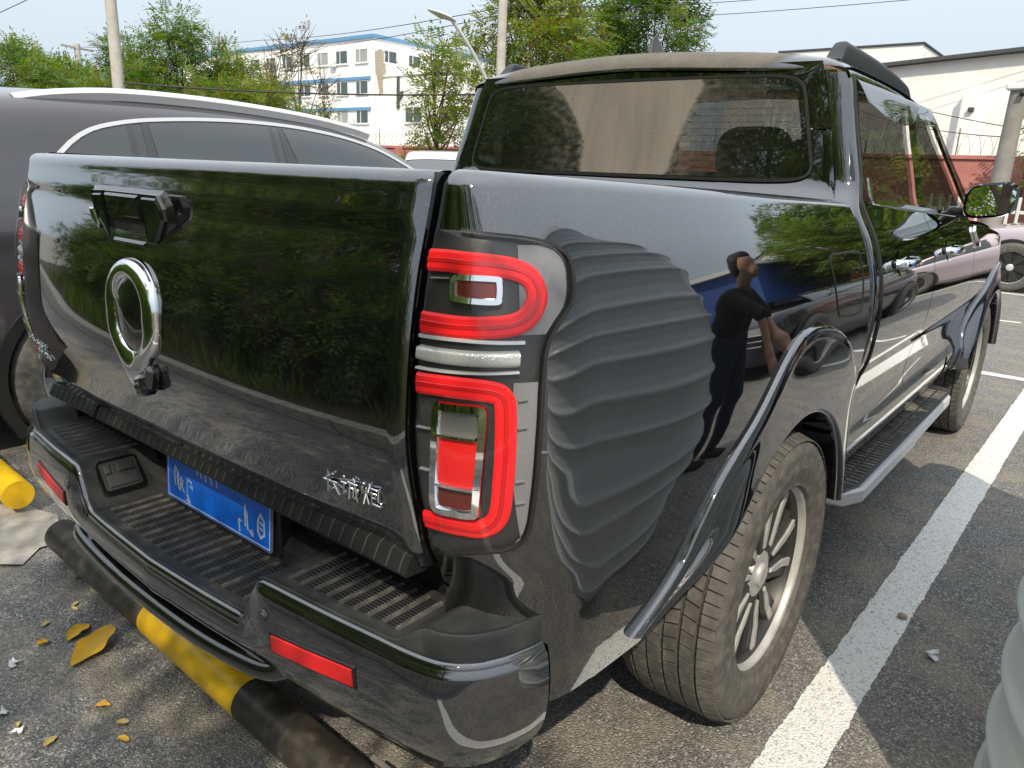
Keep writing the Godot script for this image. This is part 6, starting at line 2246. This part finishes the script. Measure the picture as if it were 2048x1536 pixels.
func build_cars() -> void:
	build_suv()
	var sedan_deck := PackedVector2Array([Vector2(-2.4, .62), Vector2(-2.25, .74), Vector2(-1.7, .88), Vector2(-1.0, .95), Vector2(0.2, .96), Vector2(1.2, 1.0), Vector2(2.0, 1.0), Vector2(2.35, .95), Vector2(2.45, .8)])
	var sedan_roof := PackedVector2Array([Vector2(2.05, .985), Vector2(1.6, 1.17), Vector2(1.1, 1.36), Vector2(.5, 1.44), Vector2(0, 1.45), Vector2(-.4, 1.41), Vector2(-.9, 1.2), Vector2(-1.3, .95)])
	car("parked_car", "silvery pink saloon car parked beyond the door mirror", "pink_silver", Transform3D(Basis(V(0, 1, 0), PI / 2 + 0.02), V(1.66, 0, -13.45)), 4.7, 1.86, sedan_deck, sedan_roof, {"axles": [1.42, -1.44], "wheel_r": 0.35, "blades": 6, "roof": [0.18, 0.74], "pillars": [[.12, .22, .03], [.52, .5, .03], [.94, .76, .035]]})
	var cross_deck := PackedVector2Array([Vector2(-2.3, .72), Vector2(-2.1, .9), Vector2(-1.4, 1.03), Vector2(-.6, 1.06), Vector2(.8, 1.08), Vector2(1.8, 1.1), Vector2(2.2, 1.05), Vector2(2.32, .9)])
	var cross_roof := PackedVector2Array([Vector2(2.15, 1.1), Vector2(1.9, 1.36), Vector2(1.4, 1.58), Vector2(.7, 1.66), Vector2(0, 1.665), Vector2(-.45, 1.6), Vector2(-.9, 1.36), Vector2(-1.4, 1.07)])
	car("parked_car", "white car parked before the red wall, between SUV and cab", "white_paint", Transform3D(Basis(V(0, 1, 0), PI + 0.7), V(-7.2, 0, -8.6)), 4.5, 1.86, cross_deck, cross_roof, {"roof": [0.1, 0.78], "pillars": [[.06, .1, .05], [.36, .34, .03], [.6, .58, .03], [.93, .8, .04]]})
	# dark saloon facing the camera, mirrored in the flank
	var t := car("parked_car", "dark navy saloon facing the viewer, mirrored in the truck's flank", "navy_paint", Transform3D(Basis(V(0, 1, 0), PI + 0.05), V(3.3, 0, -7.4)), 4.7, 1.86, sedan_deck, sedan_roof, {"roof": [0.18, 0.74], "pillars": [[.12, .22, .03], [.52, .5, .03], [.94, .76, .035]]})
	var b := MB.new()
	for k in 3:
		b.box(V(3.3, 0.46 + k * 0.08, -5.05 + 0.01), V(1.0, 0.014, 0.02), 0.004)
	var gr := part("grille", b, "chrome", t)
	b = MB.new()
	b.lathe([Vector2(0.085, 0.0), Vector2(0.09, 0.012), Vector2(0.105, 0.012), Vector2(0.11, 0.0)], 32, Transform3D(Basis(V(1, 0, 0), PI / 2), V(3.3, 0.56, -5.04)))
	part("round_emblem", b, "chrome", gr)

func build_near() -> void:
	# steel wheel stops
	var stop := func(label: String, x0: float, x1: float, z0: float, z1: float, bands: Array) -> void:
		var t := thing("wheel_stop", label, "wheel stop", V(x0, 0, z0), "wheel stops")
		var at := func(x: float) -> Vector3: return V(x, 0.098, lerpf(z0, z1, (x - x0) / (x1 - x0)))
		var k := 0
		for q in bands:
			var b := MB.new()
			var a: Vector3 = at.call(q[0])
			var e: Vector3 = at.call(q[1])
			b.tube([a, a.lerp(e, 0.5), e], 0.0565 if q[2] else 0.0562, 28)
			part("yellow_band" if q[2] else "black_band", b, "yellow_paint" if q[2] else "black_band", t)
		for x in [lerpf(x0, x1, 0.07), lerpf(x0, x1, 0.36), lerpf(x0, x1, 0.92)]:
			var b := MB.new()
			var p: Vector3 = at.call(x)
			b.box(V(p.x, 0.006, p.z - 0.02), V(0.07, 0.012, 0.1), 0.002)
			b.box(V(p.x, 0.06, p.z - 0.055), V(0.07, 0.12, 0.008), 0.001)
			b.box(V(p.x, 0.125, p.z - 0.062), V(0.07, 0.06, 0.012), 0.001, Basis(V(1, 0, 0), 0.5))
			part("bracket", b, "galvanised", t)
	stop.call("black and yellow banded steel wheel stop below the truck's bumper", -1.2, 0.62, -0.315, -0.257, [[-1.2, -0.485, false], [-0.485, 0.03, true], [0.03, 0.62, false]])
	stop.call("yellow rounded end of a wheel stop at the left edge", -3.9, -1.66, -0.43, -0.335, [[-3.9, -3.4, true], [-3.4, -2.9, false], [-2.9, -2.4, true], [-2.4, -2.3, false], [-2.3, -1.66, true]])
	# ribbed plastic tank at the right
	var c := V(2.23, 0, -1.3)
	var t := thing("water_tank", "ribbed white plastic water tank standing at the right edge", "water tank", c)
	var pr := []
	for k in 261:
		var y := k / 260.0 * 2.2
		var ph := fposmod(y, 0.157) / 0.157
		var r := 0.752 + 0.014 * exp(-pow((ph - 0.5) / 0.11, 2.0)) + 0.008 * sin(PI * ph)
		if y > 1.85:
			r *= sqrt(maxf(0.0, 1.0 - pow((y - 1.85) / 0.41, 2.0)))
		pr.append(Vector2(r, y))
	var b := MB.new()
	b.lathe(pr, 96, Transform3D(Basis.IDENTITY, c))
	part("shell", b, "tank_plastic", t)
	b = MB.new()
	b.lathe([Vector2(0.24, 2.14), Vector2(0.24, 2.25), Vector2(0.22, 2.26), Vector2(0, 2.265)], 48, Transform3D(Basis.IDENTITY, c), false)
	part("lid", b, "tank_plastic", t)
	build_person()
	# fallen leaves and scraps
	rng.seed = 44
	var leaf := func(p: Vector3, l: float, w: float, turn: float, curl: float, lift: float) -> MB:
		var m := MB.new()
		var B := Basis(V(0, 1, 0), turn)
		var wob := rng.randf() * 6.0
		m.grid(func(u: float, v: float):
			var k := pow(sin(PI * clampf(u * 0.94 + 0.03, 0, 1)), 0.8)
			var s := 2.0 * v - 1.0
			return p + B * V((u - 0.5) * l, 0.005 + lift * u * u * l + curl * w * s * s * k + 0.06 * w * sin(u * 9.0 + wob) * s, s * w * k * (1.0 + 0.12 * sin(u * 14.0 + wob))), 12, 6, p + V(0, -1, 0))
		return m
	single("fallen_leaf", leaf.call(V(-0.592, 0, -0.155), 0.15, 0.042, 1.95, 0.45, 0.22), "leaf_yellow", "large curled yellow leaf left of the wheel stop", "leaf", "fallen leaves")
	for k in 16:
		var p: Vector3 = [V(-0.715, 0, -0.162), V(-0.831, 0, -0.116), V(-0.85, 0, -0.205), V(-0.73, 0, -0.073), V(-0.88, 0, -0.22), V(-0.95, 0, -0.3), V(-0.337, 0, -0.068), V(-0.3, 0, 0.07), V(-0.236, 0, -0.073), V(-0.18, 0, -0.05), V(-0.696, 0, -0.43), V(-0.42, 0, 0.1), V(0.1, 0, -0.1), V(0.62, 0, -0.5), V(0.3, 0, -0.1), V(-0.9, 0, 0.02)][k]
		var sc := rng.randf_range(0.016, 0.034) * (2.0 if k == 0 else 1.0)
		single("leaf_scrap", leaf.call(p, sc * 1.3, sc * 0.36, rng.randf() * TAU, rng.randf_range(0.1, 0.9), rng.randf_range(0, 0.3)), "leaf_pale" if k % 3 else "leaf_yellow", "%s on the asphalt behind the bumper" % ["folded yellow leaf beside the large curled leaf", "small pale leaf left of the curled leaf", "tiny pale leaf left of the curled leaf's tip", "tiny yellow leaf above the folded leaf", "pale leaf scrap far left of the wheel stop", "pale leaf scrap near the sack", "tiny yellow leaf at the bottom edge", "pale scrap below the yellow band", "pale scrap left of the yellow band", "yellow speck left of the yellow band", "pale scrap by the black band", "pale scrap at the lower left corner", "yellow scrap below the reflector", "pale leaf scrap under the bumper corner", "pale scrap at the bottom near the black band", "yellow scrap near the left edge"][k], "leaf", "small leaf scraps")
	for k in 5:
		b = MB.new()
		var p: Vector3 = [V(1.29, 0, -1.83), V(-0.375, 0, 0.11), V(-0.12, 0, 0.06), V(-0.5, 0, 0.12), V(-0.7, 0, 0.03)][k]
		for j in (4 if k == 0 else 2):
			scrap(b, p + V(rng.randfn(0, 0.014), 0, rng.randfn(0, 0.014)), 0.018 if k == 0 else 0.013, 6, 0.009)
		single("paper_scrap", b, "paper", "crumpled white paper scrap right of the bay line" if k == 0 else ["", "white paper scrap at the lower left, nearest the bottom", "small white paper scrap right of the lower left corner", "white paper scrap at the bottom left corner", "white paper scrap at the left edge"][k], "paper", "" if k == 0 else "white paper scraps")
	b = MB.new()
	b.grid(func(u: float, v: float): return V(1.158 + 0.016 * cos(u * TAU) * sin(v * PI), 0.011 + 0.011 * cos(v * PI), -1.99 + 0.014 * sin(u * TAU) * sin(v * PI)), 14, 8, V(1.158, 0.01, -1.99))
	single("pebble", b, "bare_render", "brown pebble on the white bay line", "pebble")
	# flattened pale sack by the wheel stop's end
	b = MB.new()
	rng.seed = 9
	var out := []
	for i in 18:
		var a := TAU * i / 18
		out.append(V(-1.62 + 0.34 * cos(a) * rng.randf_range(0.75, 1.1), 0.006 + 0.012 * rng.randf(), -0.2 + 0.24 * sin(a) * rng.randf_range(0.8, 1.1)))
	for i in 18:
		b.flat([V(-1.62, 0.03, -0.2), out[i], out[(i + 1) % 18]], V(-1.62, -1, -0.12))
	single("flat_sack", b, "concrete", "flattened pale sack lying by the yellow wheel stop end", "sack")

func build_place() -> void:
	build_ground()
	build_near()
	build_cars()
	build_behind()
	build_buildings()
	build_far()
